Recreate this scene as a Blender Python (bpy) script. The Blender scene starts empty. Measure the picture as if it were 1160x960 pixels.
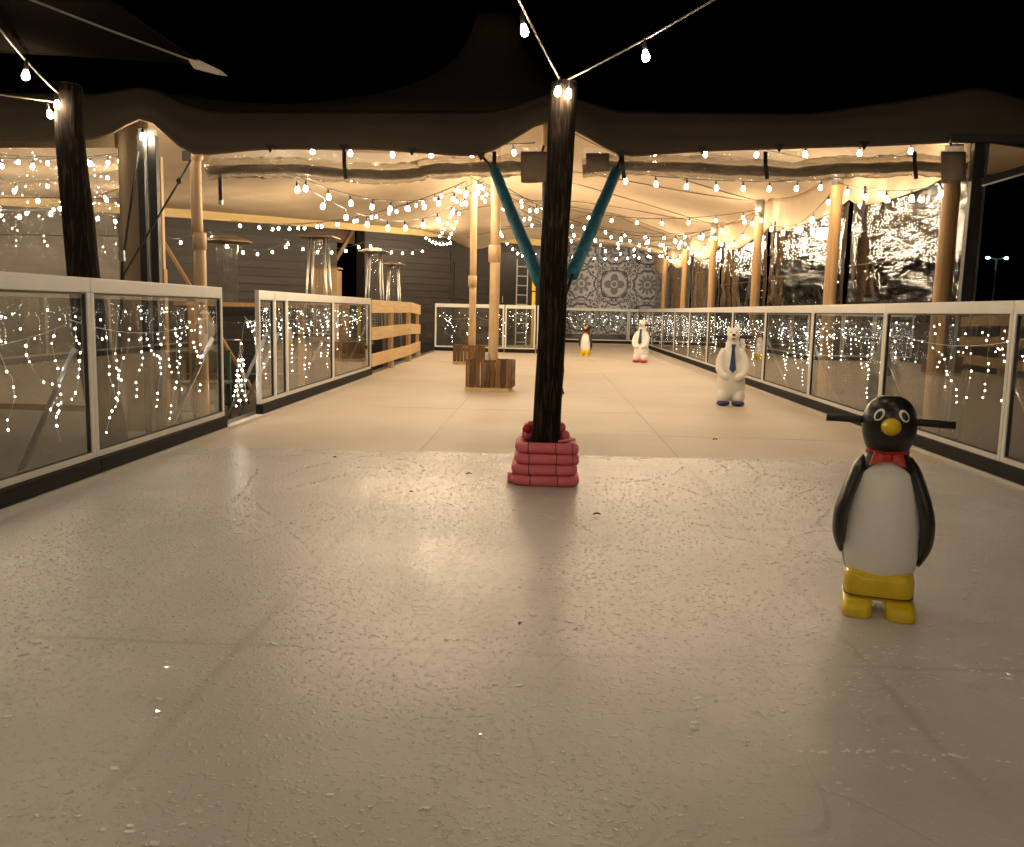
import bpy, bmesh, math, random
import numpy as np
from mathutils import Vector, Matrix, noise as mn

random.seed(7)
SC = bpy.context.scene
COL = SC.collection
# ------------------------------------------------------------------ camera
F, CH = 1000.0, 1.15            # focal length in photo pixels, eye height
_d = np.array([39, 127, F]); _d = _d / np.linalg.norm(_d)
_up = np.array([.022, 1, -(.022 * 39 + 127) / F]); _up = _up / np.linalg.norm(_up)
_rt = np.cross(_up, _d)
MW = np.array([_rt, _d, _up])   # world axes in (right, up, forward) camera coordinates
cam_data = bpy.data.cameras.new('camera'); cam = bpy.data.objects.new('camera', cam_data); COL.objects.link(cam)
cam_data.sensor_width = 36.0; cam_data.lens = 36.0 * F / 1160.0
cam_data.clip_start = .05; cam_data.clip_end = 1000
m4 = Matrix.Identity(4)
for i in range(3):
    m4[i][0] = MW[i][0]; m4[i][1] = MW[i][1]; m4[i][2] = -MW[i][2]
m4[2][3] = CH
cam.matrix_world = m4
SC.camera = cam
# ------------------------------------------------------------------ night sky
world = bpy.data.worlds.new('World'); SC.world = world; world.use_nodes = True
wn = world.node_tree
sky = wn.nodes.new('ShaderNodeTexSky'); sky.sky_type = 'NISHITA'; sky.sun_disc = False
sky.sun_elevation = math.radians(-4.0); sky.sun_rotation = math.radians(200)
wn.links.new(sky.outputs[0], wn.nodes['Background'].inputs[0])
wn.nodes['Background'].inputs[1].default_value = 0.004
# ------------------------------------------------------------------ exposure
SC.view_settings.view_transform = 'Standard'; SC.view_settings.look = 'None'
SC.view_settings.exposure = 0.15; SC.view_settings.gamma = 1.0
SC.render.engine = 'CYCLES'
SC.cycles.use_denoising = True
SC.cycles.use_adaptive_sampling = True; SC.cycles.adaptive_threshold = .03
SC.cycles.transparent_max_bounces = 24
SC.cycles.max_bounces = 6; SC.cycles.glossy_bounces = 3; SC.cycles.diffuse_bounces = 3
SC.cycles.sample_clamp_indirect = 6.0; SC.cycles.caustics_refractive = False
BULB_POWER = 300.0
BULB_COL = (1.0, .79, .525)


def W(px, py, Y):
    "the point at depth Y seen at a place in the photograph"
    r = MW @ np.array([px - 580.0, 480.0 - py, F])
    return Vector((0, 0, CH)) + Vector(r * (Y / r[1]))


def G(px, py, z=0.0):
    r = MW @ np.array([px - 580.0, 480.0 - py, F])
    return Vector((0, 0, CH)) + Vector(r * ((z - CH) / r[2]))


# ------------------------------------------------------------------ materials
M = {}


def nt(name):
    m = bpy.data.materials.new(name); m.use_nodes = True
    t = m.node_tree; t.nodes.clear()
    o = t.nodes.new('ShaderNodeOutputMaterial')
    M[name] = m
    return t, o


def nd(t, kind, **kw):
    n = t.nodes.new(kind)
    for k, v in kw.items():
        if k.startswith('i_'):
            n.inputs[k[2:].replace('_', ' ')].default_value = v
        else:
            setattr(n, k, v)
    return n


def mth(t, op, a, b=None, c=None):
    n = t.nodes.new('ShaderNodeMath'); n.operation = op
    for i, v in enumerate((a, b, c)):
        if v is None: continue
        if isinstance(v, (int, float)): n.inputs[i].default_value = v
        else: t.links.new(v, n.inputs[i])
    return n.outputs[0]


def ramp(t, fac, stops):
    n = t.nodes.new('ShaderNodeValToRGB')
    el = n.color_ramp.elements
    while len(el) < len(stops): el.new(0.5)
    for e, (p, c) in zip(el, stops):
        e.position = p; e.color = (c[0], c[1], c[2], 1) if not isinstance(c, (int, float)) else (c, c, c, 1)
    t.links.new(fac, n.inputs[0])
    return n.outputs[0]


def tex(t, scale, detail=4, rough=.55, coord='Object', stretch=(1, 1, 1), dist=0.0, world=False):
    if world:
        c = nd(t, 'ShaderNodeNewGeometry').outputs['Position']
    else:
        c = nd(t, 'ShaderNodeTexCoord').outputs[coord]
    mp = nd(t, 'ShaderNodeMapping'); mp.inputs['Scale'].default_value = stretch
    t.links.new(c, mp.inputs[0])
    n = nd(t, 'ShaderNodeTexNoise'); n.inputs['Scale'].default_value = scale
    n.inputs['Detail'].default_value = detail; n.inputs['Roughness'].default_value = rough
    n.inputs['Distortion'].default_value = dist
    t.links.new(mp.outputs[0], n.inputs['Vector'])
    return n.outputs['Fac']


def pm(name, c1, c2=None, rough=.6, scale=8, stretch=(1, 1, 1), metal=0, bump=0.0, bscale=None, spec=.5, lo=.3, hi=.7,
       detail=4, vary=0.0, coat=0.0, rvar=0.0, dist=0.0):
    t, o = nt(name)
    p = nd(t, 'ShaderNodeBsdfPrincipled')
    p.inputs['Roughness'].default_value = rough; p.inputs['Metallic'].default_value = metal
    p.inputs['Specular IOR Level'].default_value = spec
    p.inputs['Coat Weight'].default_value = coat
    c2 = c2 or tuple(x * .8 for x in c1)
    fac = tex(t, scale, detail, stretch=stretch, dist=dist)
    col = ramp(t, fac, [(lo, c1), (hi, c2)])
    if vary:
        oi = nd(t, 'ShaderNodeObjectInfo')
        v = mth(t, 'MULTIPLY_ADD', oi.outputs['Random'], vary * 2, 1 - vary)
        mx = nd(t, 'ShaderNodeMix', data_type='RGBA', blend_type='MULTIPLY')
        mx.inputs[0].default_value = 1
        t.links.new(col, mx.inputs[6])
        cb = nd(t, 'ShaderNodeCombineColor')
        for i in range(3): t.links.new(v, cb.inputs[i])
        t.links.new(cb.outputs[0], mx.inputs[7])
        col = mx.outputs[2]
    t.links.new(col, p.inputs['Base Color'])
    if rvar:
        f2 = tex(t, scale * 1.7, 3)
        t.links.new(mth(t, 'MULTIPLY_ADD', f2, rvar * 2, rough - rvar), p.inputs['Roughness'])
    if bump:
        b = nd(t, 'ShaderNodeBump'); b.inputs['Strength'].default_value = bump; b.inputs['Distance'].default_value = .01
        t.links.new(tex(t, bscale or scale * 3, 5, stretch=stretch) if bscale else fac, b.inputs['Height'])
        t.links.new(b.outputs[0], p.inputs['Normal'])
    t.links.new(p.outputs[0], o.inputs[0])
    return M[name]


def emis(name, col, s):
    t, o = nt(name)
    e = nd(t, 'ShaderNodeEmission'); e.inputs[0].default_value = (*col, 1); e.inputs[1].default_value = s
    t.links.new(e.outputs[0], o.inputs[0])
    return M[name]


def glassy(name, tint, rough, ior=1.5, bump=0.0, bscale=20, bstretch=(1, 1, 1), haze=0.0, hazecol=(.6, .6, .6), boost=1.0, glow=False):
    "a thin clear sheet: fresnel mirror over a see-through body, a little dust"
    t, o = nt(name)
    tr = nd(t, 'ShaderNodeBsdfTransparent'); tr.inputs[0].default_value = (*tint, 1)
    gl = nd(t, 'ShaderNodeBsdfGlossy'); gl.inputs['Roughness'].default_value = rough
    fr = nd(t, 'ShaderNodeLayerWeight'); fr.inputs[0].default_value = .5
    f0 = ((ior - 1) / (ior + 1)) ** 2
    body = tr.outputs[0]
    if haze:
        df = nd(t, 'ShaderNodeBsdfTranslucent' if glow else 'ShaderNodeBsdfDiffuse'); df.inputs[0].default_value = (*hazecol, 1)
        hz = nd(t, 'ShaderNodeMixShader')
        n = tex(t, 2.5, 5)
        t.links.new(mth(t, 'MULTIPLY', n, haze * 2), hz.inputs[0])
        t.links.new(tr.outputs[0], hz.inputs[1]); t.links.new(df.outputs[0], hz.inputs[2])
        body = hz.outputs[0]
    if bump:
        b = nd(t, 'ShaderNodeBump'); b.inputs['Strength'].default_value = bump; b.inputs['Distance'].default_value = .02
        t.links.new(tex(t, bscale, 3, stretch=bstretch, dist=1.2), b.inputs['Height'])
        t.links.new(b.outputs[0], gl.inputs['Normal']); t.links.new(b.outputs[0], fr.inputs['Normal'])
    mx = nd(t, 'ShaderNodeMixShader')
    t.links.new(mth(t, 'MINIMUM', mth(t, 'MULTIPLY', mth(t, 'MULTIPLY_ADD', mth(t, 'POWER', fr.outputs['Facing'], 5.0), 1 - f0, f0), boost), .95), mx.inputs[0])
    t.links.new(body, mx.inputs[1]); t.links.new(gl.outputs[0], mx.inputs[2])
    t.links.new(mx.outputs[0], o.inputs[0])
    return M[name]


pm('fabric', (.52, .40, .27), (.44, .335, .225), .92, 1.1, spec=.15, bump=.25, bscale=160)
pm('fabric_brown', (.23, .165, .115), (.19, .135, .095), .9, 1.5, spec=.2, bump=.25, bscale=140)
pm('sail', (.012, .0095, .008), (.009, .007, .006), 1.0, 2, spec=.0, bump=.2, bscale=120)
pm('silver_cloth', (.55, .5, .44), (.42, .38, .33), .6, 14)
pm('white_frame', (.74, .73, .70), (.66, .65, .62), .42, 3, rvar=.1, vary=.05, detail=6)
pm('rubber', (.012, .012, .013), (.02, .02, .02), .6, 10)
pm('black_paint', (.018, .017, .017), (.03, .028, .026), .5, 12, rvar=.12)
pm('kick_black', (.008, .0075, .007), (.018, .016, .015), .75, 9, stretch=(1, 1, 5), detail=6, spec=.2)
pm('aluminium', (.62, .62, .61), (.5, .5, .5), .35, 20, metal=1, rvar=.08)
pm('steel', (.78, .77, .75), (.68, .67, .65), .30, 6, metal=1, rvar=.06)
pm('blond_wood', (.62, .44, .25), (.52, .35, .185), .6, 3, stretch=(9, 9, .6), bump=.08, vary=.06, detail=7)
pm('pine_wood', (.50, .31, .14), (.36, .205, .085), .6, 3, stretch=(10, 10, .5), bump=.1, vary=.1, detail=7)
pm('plank_wood', (.64, .47, .25), (.54, .37, .18), .6, 2.2, stretch=(10, .5, 10), bump=.08, vary=.12, detail=7)
pm('beam_wood', (.60, .44, .19), (.50, .35, .14), .6, 2, stretch=(.6, .6, 9), bump=.08, vary=.1, detail=6)
pm('crate_wood', (.20, .11, .05), (.085, .045, .022), .75, 4, stretch=(9, 9, .7), bump=.25, vary=.5, detail=7)
pm('dark_log', (.010, .007, .005), (.075, .048, .030), .92, 7, stretch=(9, 9, .8), bump=1.0, spec=.15, lo=.50, hi=.74, detail=12, dist=.4)
pm('clad_dark', (.040, .034, .030), (.026, .022, .020), .7, 2.5, stretch=(.5, .5, 10), bump=.15, vary=.14, detail=6)
pm('door_dark', (.02, .017, .016), (.028, .024, .022), .6, 4)
pm('pink_foam', (.84, .21, .27), (.75, .165, .22), .62, 14, bump=.12, bscale=120, spec=.35)
pm('red_foam', (.58, .03, .05), (.48, .02, .03), .5, 14)
pm('teal_foam', (.04, .26, .38), (.03, .20, .30), .75, 16, bump=.2, bscale=90)
pm('white_paint', (.90, .90, .89), (.85, .85, .84), .38, 7, bump=.1, bscale=45, coat=.15, detail=6)
pm('bear_white', (.86, .85, .82), (.79, .77, .73), .5, 9, bump=.12, bscale=30)
pm('penguin_black', (.012, .011, .011), (.022, .02, .019), .33, 12, bump=.1, bscale=40, coat=.2)
pm('penguin_yellow', (.82, .60, .018), (.70, .49, .014), .3, 14, bump=.15, bscale=30, coat=.25, lo=.4, hi=.75)
pm('red_paint', (.52, .022, .018), (.42, .016, .014), .35, 14)
pm('navy_paint', (.015, .05, .14), (.012, .04, .11), .4, 14)
pm('blue_paint', (.02, .035, .17), (.015, .025, .12), .45, 14)
pm('yellow_post', (.78, .56, .03), (.7, .48, .025), .5, 8)
pm('cable_black', (.012, .012, .012), (.02, .02, .02), .5, 30)
pm('cable_pale', (.20, .18, .15), (.16, .14, .12), .45, 30)
pm('cable_white', (.7, .68, .62), (.6, .58, .53), .5, 30)
pm('leaf_dead', (.06, .032, .014), (.03, .016, .008), .7, 60)
pm('green_paint', (.05, .12, .075), (.04, .09, .06), .5, 10)
pm('heater_hood', (.34, .27, .21), (.26, .2, .15), .38, 6, metal=.8, rvar=.1)
pm('grey_pipe', (.42, .41, .39), (.35, .34, .33), .5, 10)
pm('ground', (.055, .048, .042), (.035, .031, .028), .85, 1.3, bump=.3, bscale=40, detail=8)
pm('rink_base', (.16, .14, .12), (.12, .105, .09), .8, 4)
pm('strip_grey', (.6, .58, .54), (.5, .48, .45), .5, 8)
emis('bulb_glow', BULB_COL, BULB_POWER)
emis('led_glow', (1.0, .92, .78), 55)
_t = M['led_glow'].node_tree; _e = [n for n in _t.nodes if n.type == 'EMISSION'][0]
_r = nd(_t, 'ShaderNodeNewGeometry').outputs['Random Per Island']
_t.links.new(mth(_t, 'MULTIPLY_ADD', mth(_t, 'POWER', _r, 1.5), 60.0, 18.0), _e.inputs[1])
M['led_glow'].cycles.emission_sampling = 'NONE'
emis('street_glow', (.55, .85, 1.0), 18); M['street_glow'].cycles.emission_sampling = 'NONE'
glassy('glass', (.93, .94, .93), .004, 1.5, haze=.03, boost=1.15)
glassy('tube_glass', (.85, .85, .83), .03, 1.5, haze=.05, bump=.3, bscale=30, bstretch=(1, 1, .2))
glassy('pvc', (.80, .78, .74), .03, 1.5, bump=.45, bscale=6.0, bstretch=(1, .45, 1.5), haze=.006, hazecol=(.5, .45, .38), boost=1.15)
glassy('pvc_haze', (.88, .86, .82), .05, 1.5, bump=.7, bscale=9, bstretch=(1, 1, .6), haze=.2, hazecol=(.82, .76, .68), boost=1.8, glow=True)
glassy('pvc_roll', (.82, .78, .72), .05, 1.5, bump=1.0, bscale=12, bstretch=(.5, 1.3, 1.3), haze=.22, hazecol=(.75, .68, .58), boost=2.2, glow=True)
pm('roll_inner', (.34, .30, .26), (.16, .14, .115), .22, 5, stretch=(1, 3, 3), bump=1.0, bscale=22, coat=.6, spec=.8)
pm('canvas_end', (.36, .275, .20), (.29, .22, .16), .9, 6, spec=.15, bump=.25, bscale=140)
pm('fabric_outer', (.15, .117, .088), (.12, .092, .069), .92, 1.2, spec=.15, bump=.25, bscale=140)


pm('ice_wet', (.85, .845, .84), (.80, .79, .78), .13, 30, spec=1.0, coat=1.0)
pm('ice_crumb', (.96, .955, .95), (.92, .91, .90), .22, 30, spec=.7, coat=.3)



def mat_ice():
    t, o = nt('ice')
    p = nd(t, 'ShaderNodeBsdfPrincipled')
    pos = nd(t, 'ShaderNodeNewGeometry').outputs['Position']
    sx = nd(t, 'ShaderNodeSeparateXYZ'); t.links.new(pos, sx.inputs[0])
    big = tex(t, .55, 5, world=True)
    mid = tex(t, 3.0, 6, .65, world=True)
    col = ramp(t, mth(t, 'ADD', mth(t, 'MULTIPLY', big, .6), mth(t, 'MULTIPLY', mid, .4)), [(.36, (.65, .615, .605)), (.64, (.52, .495, .49))])
    # frozen seams of the panels below, soft and broken
    wob = mth(t, 'MULTIPLY', mth(t, 'SUBTRACT', tex(t, 1.3, 3, world=True), .5), .05)
    def band(v, off, period, w):
        d = mth(t, 'ABSOLUTE', mth(t, 'SUBTRACT', mth(t, 'FLOORED_MODULO', mth(t, 'ADD', mth(t, 'ADD', v, wob), off + period / 2), period), period / 2))
        return mth(t, 'SUBTRACT', 1.0, mth(t, 'SMOOTH_MIN', mth(t, 'DIVIDE', d, w), 1.0, .3))
    bx = band(sx.outputs[0], 1.0, 2.1, .030)
    by = band(sx.outputs[1], -2.85, 1.87, .022)
    seam = mth(t, 'MULTIPLY', mth(t, 'MAXIMUM', mth(t, 'MAXIMUM', bx, by), 0.0),
               mth(t, 'MULTIPLY', ramp(t, tex(t, .9, 3, world=True), [(.40, .05), (.60, 1.0)]), .33))
    mix = nd(t, 'ShaderNodeMix', data_type='RGBA'); t.links.new(seam, mix.inputs[0])
    t.links.new(col, mix.inputs[6]); mix.inputs[7].default_value = (.20, .16, .13, 1)
    # long thin skate cuts, slightly paler
    def cut(sc, lv, w, st):
        n = tex(t, sc, 1, .4, world=True, stretch=st)
        return mth(t, 'LESS_THAN', mth(t, 'ABSOLUTE', mth(t, 'SUBTRACT', n, lv)), w)
    cuts = mth(t, 'MAXIMUM', mth(t, 'MAXIMUM', cut(.55, .47, .0011, (1.6, .7, 1)), cut(.6, .56, .0010, (.7, 1.1, 1))), cut(.4, .52, .0008, (2.2, .9, 1)))
    brk = ramp(t, tex(t, 1.7, 3, world=True), [(.45, 0.0), (.6, 1.0)])
    cuts = mth(t, 'MULTIPLY', cuts, brk)
    mixc = nd(t, 'ShaderNodeMix', data_type='RGBA'); t.links.new(mth(t, 'MULTIPLY', cuts, .30), mixc.inputs[0])
    t.links.new(mix.outputs[2], mixc.inputs[6]); mixc.inputs[7].default_value = (.30, .27, .25, 1)
    # smooth wet patches without relief
    where = ramp(t, tex(t, .9, 3, .6, world=True), [(.44, 0.0), (.62, 1.0)])
    isl = tex(t, 6.0, 5, .6, world=True, stretch=(.85, 1, 1), dist=.5)
    thr = mth(t, 'MULTIPLY_ADD', where, -.10, .70)
    inside = mth(t, 'MINIMUM', mth(t, 'MAXIMUM', mth(t, 'MULTIPLY', mth(t, 'SUBTRACT', isl, thr), 28), 0.0), 1.0)
    mix2 = nd(t, 'ShaderNodeMix', data_type='RGBA'); t.links.new(mth(t, 'MULTIPLY', inside, .20), mix2.inputs[0])
    t.links.new(mixc.outputs[2], mix2.inputs[6]); mix2.inputs[7].default_value = (.30, .26, .22, 1)
    t.links.new(mix2.outputs[2], p.inputs['Base Color'])
    t.links.new(mth(t, 'MULTIPLY_ADD', inside, -.15, mth(t, 'MULTIPLY_ADD', big, .2, .36)), p.inputs['Roughness'])
    p.inputs['Specular IOR Level'].default_value = .3
    keep = mth(t, 'SUBTRACT', 1.0, inside)
    frost = ramp(t, tex(t, .8, 4, .6, world=True), [(.36, .35), (.62, 1.0)])
    bumps = ramp(t, tex(t, 46, 3, .55, world=True), [(.56, 0.0), (.74, 1.0)])
    grain = tex(t, 95, 2, .5, world=True)
    hgt = mth(t, 'MULTIPLY', mth(t, 'MULTIPLY', mth(t, 'ADD', mth(t, 'MULTIPLY', bumps, .8), mth(t, 'MULTIPLY', grain, .35)), keep), frost)
    b = nd(t, 'ShaderNodeBump'); b.inputs['Strength'].default_value = .9; b.inputs['Distance'].default_value = .0036
    t.links.new(hgt, b.inputs['Height']); t.links.new(b.outputs[0], p.inputs['Normal'])
    film = mth(t, 'MULTIPLY', mth(t, 'ADD', mth(t, 'MULTIPLY', tex(t, 38, 3, .55, world=True), 1.0), mth(t, 'MULTIPLY', bumps, .7)), mth(t, 'MULTIPLY_ADD', keep, .9, .1))
    b2 = nd(t, 'ShaderNodeBump'); b2.inputs['Strength'].default_value = 1.0; b2.inputs['Distance'].default_value = .0046
    t.links.new(film, b2.inputs['Height']); t.links.new(b2.outputs[0], p.inputs['Coat Normal'])
    wet = ramp(t, tex(t, .7, 4, .6, world=True, stretch=(1, .7, 1)), [(.40, .3), (.62, 1.0)])
    t.links.new(mth(t, 'MULTIPLY', wet, .6), p.inputs['Coat Weight']); p.inputs['Coat Roughness'].default_value = .075
    p.inputs['Coat IOR'].default_value = 1.42
    t.links.new(p.outputs[0], o.inputs[0])


mat_ice()


def mat_floor():
    t, o = nt('floor_panel')
    p = nd(t, 'ShaderNodeBsdfPrincipled')
    big = tex(t, .5, 6, world=True)
    scuff = ramp(t, tex(t, 2.2, 6, .65, world=True, stretch=(1, .5, 1)), [(.5, 0.0), (.75, 1.0)])
    col = ramp(t, big, [(.3, (.56, .49, .41)), (.7, (.49, .425, .35))])
    mix = nd(t, 'ShaderNodeMix', data_type='RGBA'); t.links.new(mth(t, 'MULTIPLY', scuff, .2), mix.inputs[0])
    t.links.new(col, mix.inputs[6]); mix.inputs[7].default_value = (.42, .36, .29, 1)
    t.links.new(mix.outputs[2], p.inputs['Base Color'])
    t.links.new(mth(t, 'MULTIPLY_ADD', big, .25, .42), p.inputs['Roughness'])
    p.inputs['Specular IOR Level'].default_value = .35
    b = nd(t, 'ShaderNodeBump'); b.inputs['Strength'].default_value = .25; b.inputs['Distance'].default_value = .003
    t.links.new(tex(t, 50, 4, world=True), b.inputs['Height']); t.links.new(b.outputs[0], p.inputs['Normal'])
    t.links.new(p.outputs[0], o.inputs[0])


mat_floor()


def mat_tile(name, petals, seed, dark, light):
    "printed ornamental tile: folded into eighths so the print is symmetric"
    t, o = nt(name)
    p = nd(t, 'ShaderNodeBsdfPrincipled')
    c = nd(t, 'ShaderNodeTexCoord').outputs['Object']
    s = nd(t, 'ShaderNodeSeparateXYZ'); t.links.new(c, s.inputs[0])
    ax = mth(t, 'ABSOLUTE', s.outputs[0]); az = mth(t, 'ABSOLUTE', s.outputs[2])
    hi = mth(t, 'MAXIMUM', ax, az); lo = mth(t, 'MINIMUM', ax, az)
    r = mth(t, 'SQRT', mth(t, 'ADD', mth(t, 'MULTIPLY', ax, ax), mth(t, 'MULTIPLY', az, az)))
    th = mth(t, 'ARCTAN2', s.outputs[2], s.outputs[0])
    pet = mth(t, 'ABSOLUTE', mth(t, 'COSINE', mth(t, 'MULTIPLY', th, petals / 2)))
    rose = mth(t, 'LESS_THAN', r, mth(t, 'MULTIPLY_ADD', pet, .17, .14))
    core = mth(t, 'LESS_THAN', mth(t, 'ABSOLUTE', mth(t, 'SUBTRACT', r, .09)), .022)
    ring = mth(t, 'LESS_THAN', mth(t, 'ABSOLUTE', mth(t, 'SUBTRACT', r, mth(t, 'MULTIPLY_ADD', pet, -.07, .47))), .02)
    # corner scrolls in folded space
    cv = nd(t, 'ShaderNodeCombineXYZ'); t.links.new(hi, cv.inputs[0]); t.links.new(lo, cv.inputs[1]); cv.inputs[2].default_value = seed
    n = nd(t, 'ShaderNodeTexNoise'); n.inputs['Scale'].default_value = 5.5; n.inputs['Detail'].default_value = 1.5; n.inputs['Distortion'].default_value = 1.6
    t.links.new(cv.outputs[0], n.inputs['Vector'])
    scroll = mth(t, 'LESS_THAN', mth(t, 'ABSOLUTE', mth(t, 'SUBTRACT', n.outputs['Fac'], .52)), .045)
    scroll = mth(t, 'MULTIPLY', scroll, mth(t, 'GREATER_THAN', r, .36))
    full = mth(t, 'MULTIPLY', mth(t, 'GREATER_THAN', n.outputs['Fac'], .62), mth(t, 'GREATER_THAN', r, .30))
    a = mth(t, 'MAXIMUM', mth(t, 'MAXIMUM', mth(t, 'MULTIPLY', rose, .75), ring), mth(t, 'MAXIMUM', scroll, full))
    a = mth(t, 'ABSOLUTE', mth(t, 'SUBTRACT', a, mth(t, 'MULTIPLY', core, .7)))
    mix = nd(t, 'ShaderNodeMix', data_type='RGBA'); t.links.new(a, mix.inputs[0])
    mix.inputs[6].default_value = (*light, 1); mix.inputs[7].default_value = (*dark, 1)
    t.links.new(mix.outputs[2], p.inputs['Base Color']); p.inputs['Roughness'].default_value = .5
    t.links.new(p.outputs[0], o.inputs[0])


mat_tile('tile_star', 8, 0.3, (.065, .066, .095), (.48, .49, .54))
mat_tile('tile_cross', 4, 2.7, (.045, .046, .068), (.45, .46, .51))
mat_tile('tile_flower', 12, 5.1, (.052, .053, .078), (.46, .47, .52))

# ------------------------------------------------------------------ mesh helpers
class MB:
    def __init__(s): s.v = []; s.f = []; s.mi = []
    def add(s, vs, fs, mi=0):
        b = len(s.v); s.v.extend([tuple(x) for x in vs]); s.f.extend([tuple(b + i for i in f) for f in fs]); s.mi.extend([mi] * len(fs)); return s
    def box(s, lo, hi, mi=0):
        x0, y0, z0 = lo; x1, y1, z1 = hi
        return s.add([(x0, y0, z0), (x1, y0, z0), (x1, y1, z0), (x0, y1, z0), (x0, y0, z1), (x1, y0, z1), (x1, y1, z1), (x0, y1, z1)],
                     [(0, 3, 2, 1), (4, 5, 6, 7), (0, 1, 5, 4), (1, 2, 6, 5), (2, 3, 7, 6), (3, 0, 4, 7)], mi)
    def bar(s, p0, p1, w, h, up=(0, 0, 1)):
        p0 = Vector(p0); p1 = Vector(p1); d = (p1 - p0).normalized(); u = Vector(up)
        if abs(d.dot(u)) > .98: u = Vector((0, 1, 0))
        r = d.cross(u).normalized() * w / 2; n = r.cross(d).normalized() * h / 2
        vs = [p + a * r + b * n for p in (p0, p1) for a, b in ((-1, -1), (1, -1), (1, 1), (-1, 1))]
        return s.add(vs, [(0, 1, 2, 3), (7, 6, 5, 4), (0, 4, 5, 1), (1, 5, 6, 2), (2, 6, 7, 3), (3, 7, 4, 0)])
    def tube(s, pts, rad, seg=8, cap=True, jit=None, closed=False):
        pts = [Vector(p) for p in pts]; n = len(pts)
        if isinstance(rad, (int, float)): rad = [rad] * n
        vs = []; u = None
        for i, p in enumerate(pts):
            a = pts[(i - 1) % n] if closed or i else pts[0]; b = pts[(i + 1) % n] if closed or i < n - 1 else pts[-1]
            d = (b - a).normalized()
            if u is None:
                u = Vector((0, 0, 1)) if abs(d.z) < .9 else Vector((0, 1, 0))
            u = (u - d * u.dot(d)).normalized(); w = d.cross(u)
            for k in range(seg):
                th = 2 * math.pi * k / seg; r = rad[i] * (jit(i, th, p) if jit else 1)
                vs.append(p + (u * math.cos(th) + w * math.sin(th)) * r)
        fs = []
        for i in range(n if closed else n - 1):
            j = (i + 1) % n
            for k in range(seg): fs.append((i * seg + k, i * seg + (k + 1) % seg, j * seg + (k + 1) % seg, j * seg + k))
        if cap and not closed:
            fs.append(tuple(reversed(range(seg)))); fs.append(tuple((n - 1) * seg + k for k in range(seg)))
        return s.add(vs, fs)
    def lathe(s, prof, seg=24, c=(0, 0, 0), ex=1, ey=1, mi=0, mif=None):
        vs = []; n = len(prof)
        for r, z in prof:
            for k in range(seg):
                th = 2 * math.pi * k / seg
                vs.append((c[0] + r * ex * math.cos(th), c[1] + r * ey * math.sin(th), c[2] + z))
        fs = [(i * seg + k, i * seg + (k + 1) % seg, (i + 1) * seg + (k + 1) % seg, (i + 1) * seg + k) for i in range(n - 1) for k in range(seg)]
        s.add(vs, fs, mi)
        b = len(s.v) - len(vs)
        s.f.append(tuple(b + k for k in reversed(range(seg)))); s.f.append(tuple(b + (n - 1) * seg + k for k in range(seg))); s.mi += [mi, mi]
        return s
    def ell(s, c, r, su=16, sv=10, rot=None):
        vs = [];
        for i in range(sv + 1):
            a = math.pi * i / sv - math.pi / 2
            for k in range(su):
                th = 2 * math.pi * k / su
                q = Vector((r[0] * math.cos(a) * math.cos(th), r[1] * math.cos(a) * math.sin(th), r[2] * math.sin(a)))
                if rot: q = rot @ q
                vs.append(Vector(c) + q)
        fs = [(i * su + k, i * su + (k + 1) % su, (i + 1) * su + (k + 1) % su, (i + 1) * su + k) for i in range(sv) for k in range(su)]
        return s.add(vs, fs)
    def grid(s, rows):
        n = len(rows[0]); vs = [p for r in rows for p in r]
        fs = [(i * n + j, i * n + j + 1, (i + 1) * n + j + 1, (i + 1) * n + j) for i in range(len(rows) - 1) for j in range(n - 1)]
        return s.add(vs, fs)
    def mesh(s, name, mats, off=(0, 0, 0), smooth=False):
        me = bpy.data.meshes.new(name); o = Vector(off)
        me.from_pydata([(x - o.x, y - o.y, z - o.z) for x, y, z in s.v], [], s.f)
        for m in (mats if isinstance(mats, (list, tuple)) else [mats]): me.materials.append(M[m])
        if any(s.mi): me.polygons.foreach_set('material_index', s.mi)
        if smooth: me.polygons.foreach_set('use_smooth', [True] * len(me.polygons))
        me.validate(); me.update()
        return me


LOC = {}


def link(name, data, parent=None):
    o = bpy.data.objects.new(name, data); COL.objects.link(o)
    if parent: o.parent = parent
    return o


def tag(o, label=None, cat=None, group=None, kind=None):
    for k, v in (('label', label), ('category', cat), ('group', group), ('kind', kind)):
        if v: o[k] = v
    return o


def thing(name, label, cat, loc=(0, 0, 0), group=None, rz=0.0):
    o = link(name, None); o.location = loc; o.rotation_euler = (0, 0, rz); o.empty_display_size = .1
    LOC[o] = Vector(loc)
    return tag(o, label, cat, group)


def part(name, mb, mats, parent, local=False, smooth=False, bevel=0.0, label=None):
    root = parent
    while root.parent: root = root.parent
    off = (0, 0, 0) if local else LOC.get(root, (0, 0, 0))
    o = link(name, mb.mesh(name, mats, off, smooth), parent)
    if bevel:
        b = o.modifiers.new('bevel', 'BEVEL'); b.width = bevel; b.segments = 2; b.limit_method = 'ANGLE'
    if label: o['label'] = label
    return o


def solo(name, mb, mats, label=None, cat=None, group=None, kind=None, smooth=False, loc=(0, 0, 0), bevel=0.0):
    o = link(name, mb.mesh(name, mats, loc, smooth)); o.location = loc
    if bevel:
        b = o.modifiers.new('bevel', 'BEVEL'); b.width = bevel; b.segments = 2; b.limit_method = 'ANGLE'
    return tag(o, label, cat, group, kind)


def copy_tree(o, parent=None):
    c = o.copy(); COL.objects.link(c); c.parent = parent
    for ch in list(o.children): copy_tree(ch, c)
    return c


def solidify(o, t):
    m = o.modifiers.new('solid', 'SOLIDIFY'); m.thickness = t; m.offset = 0


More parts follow.
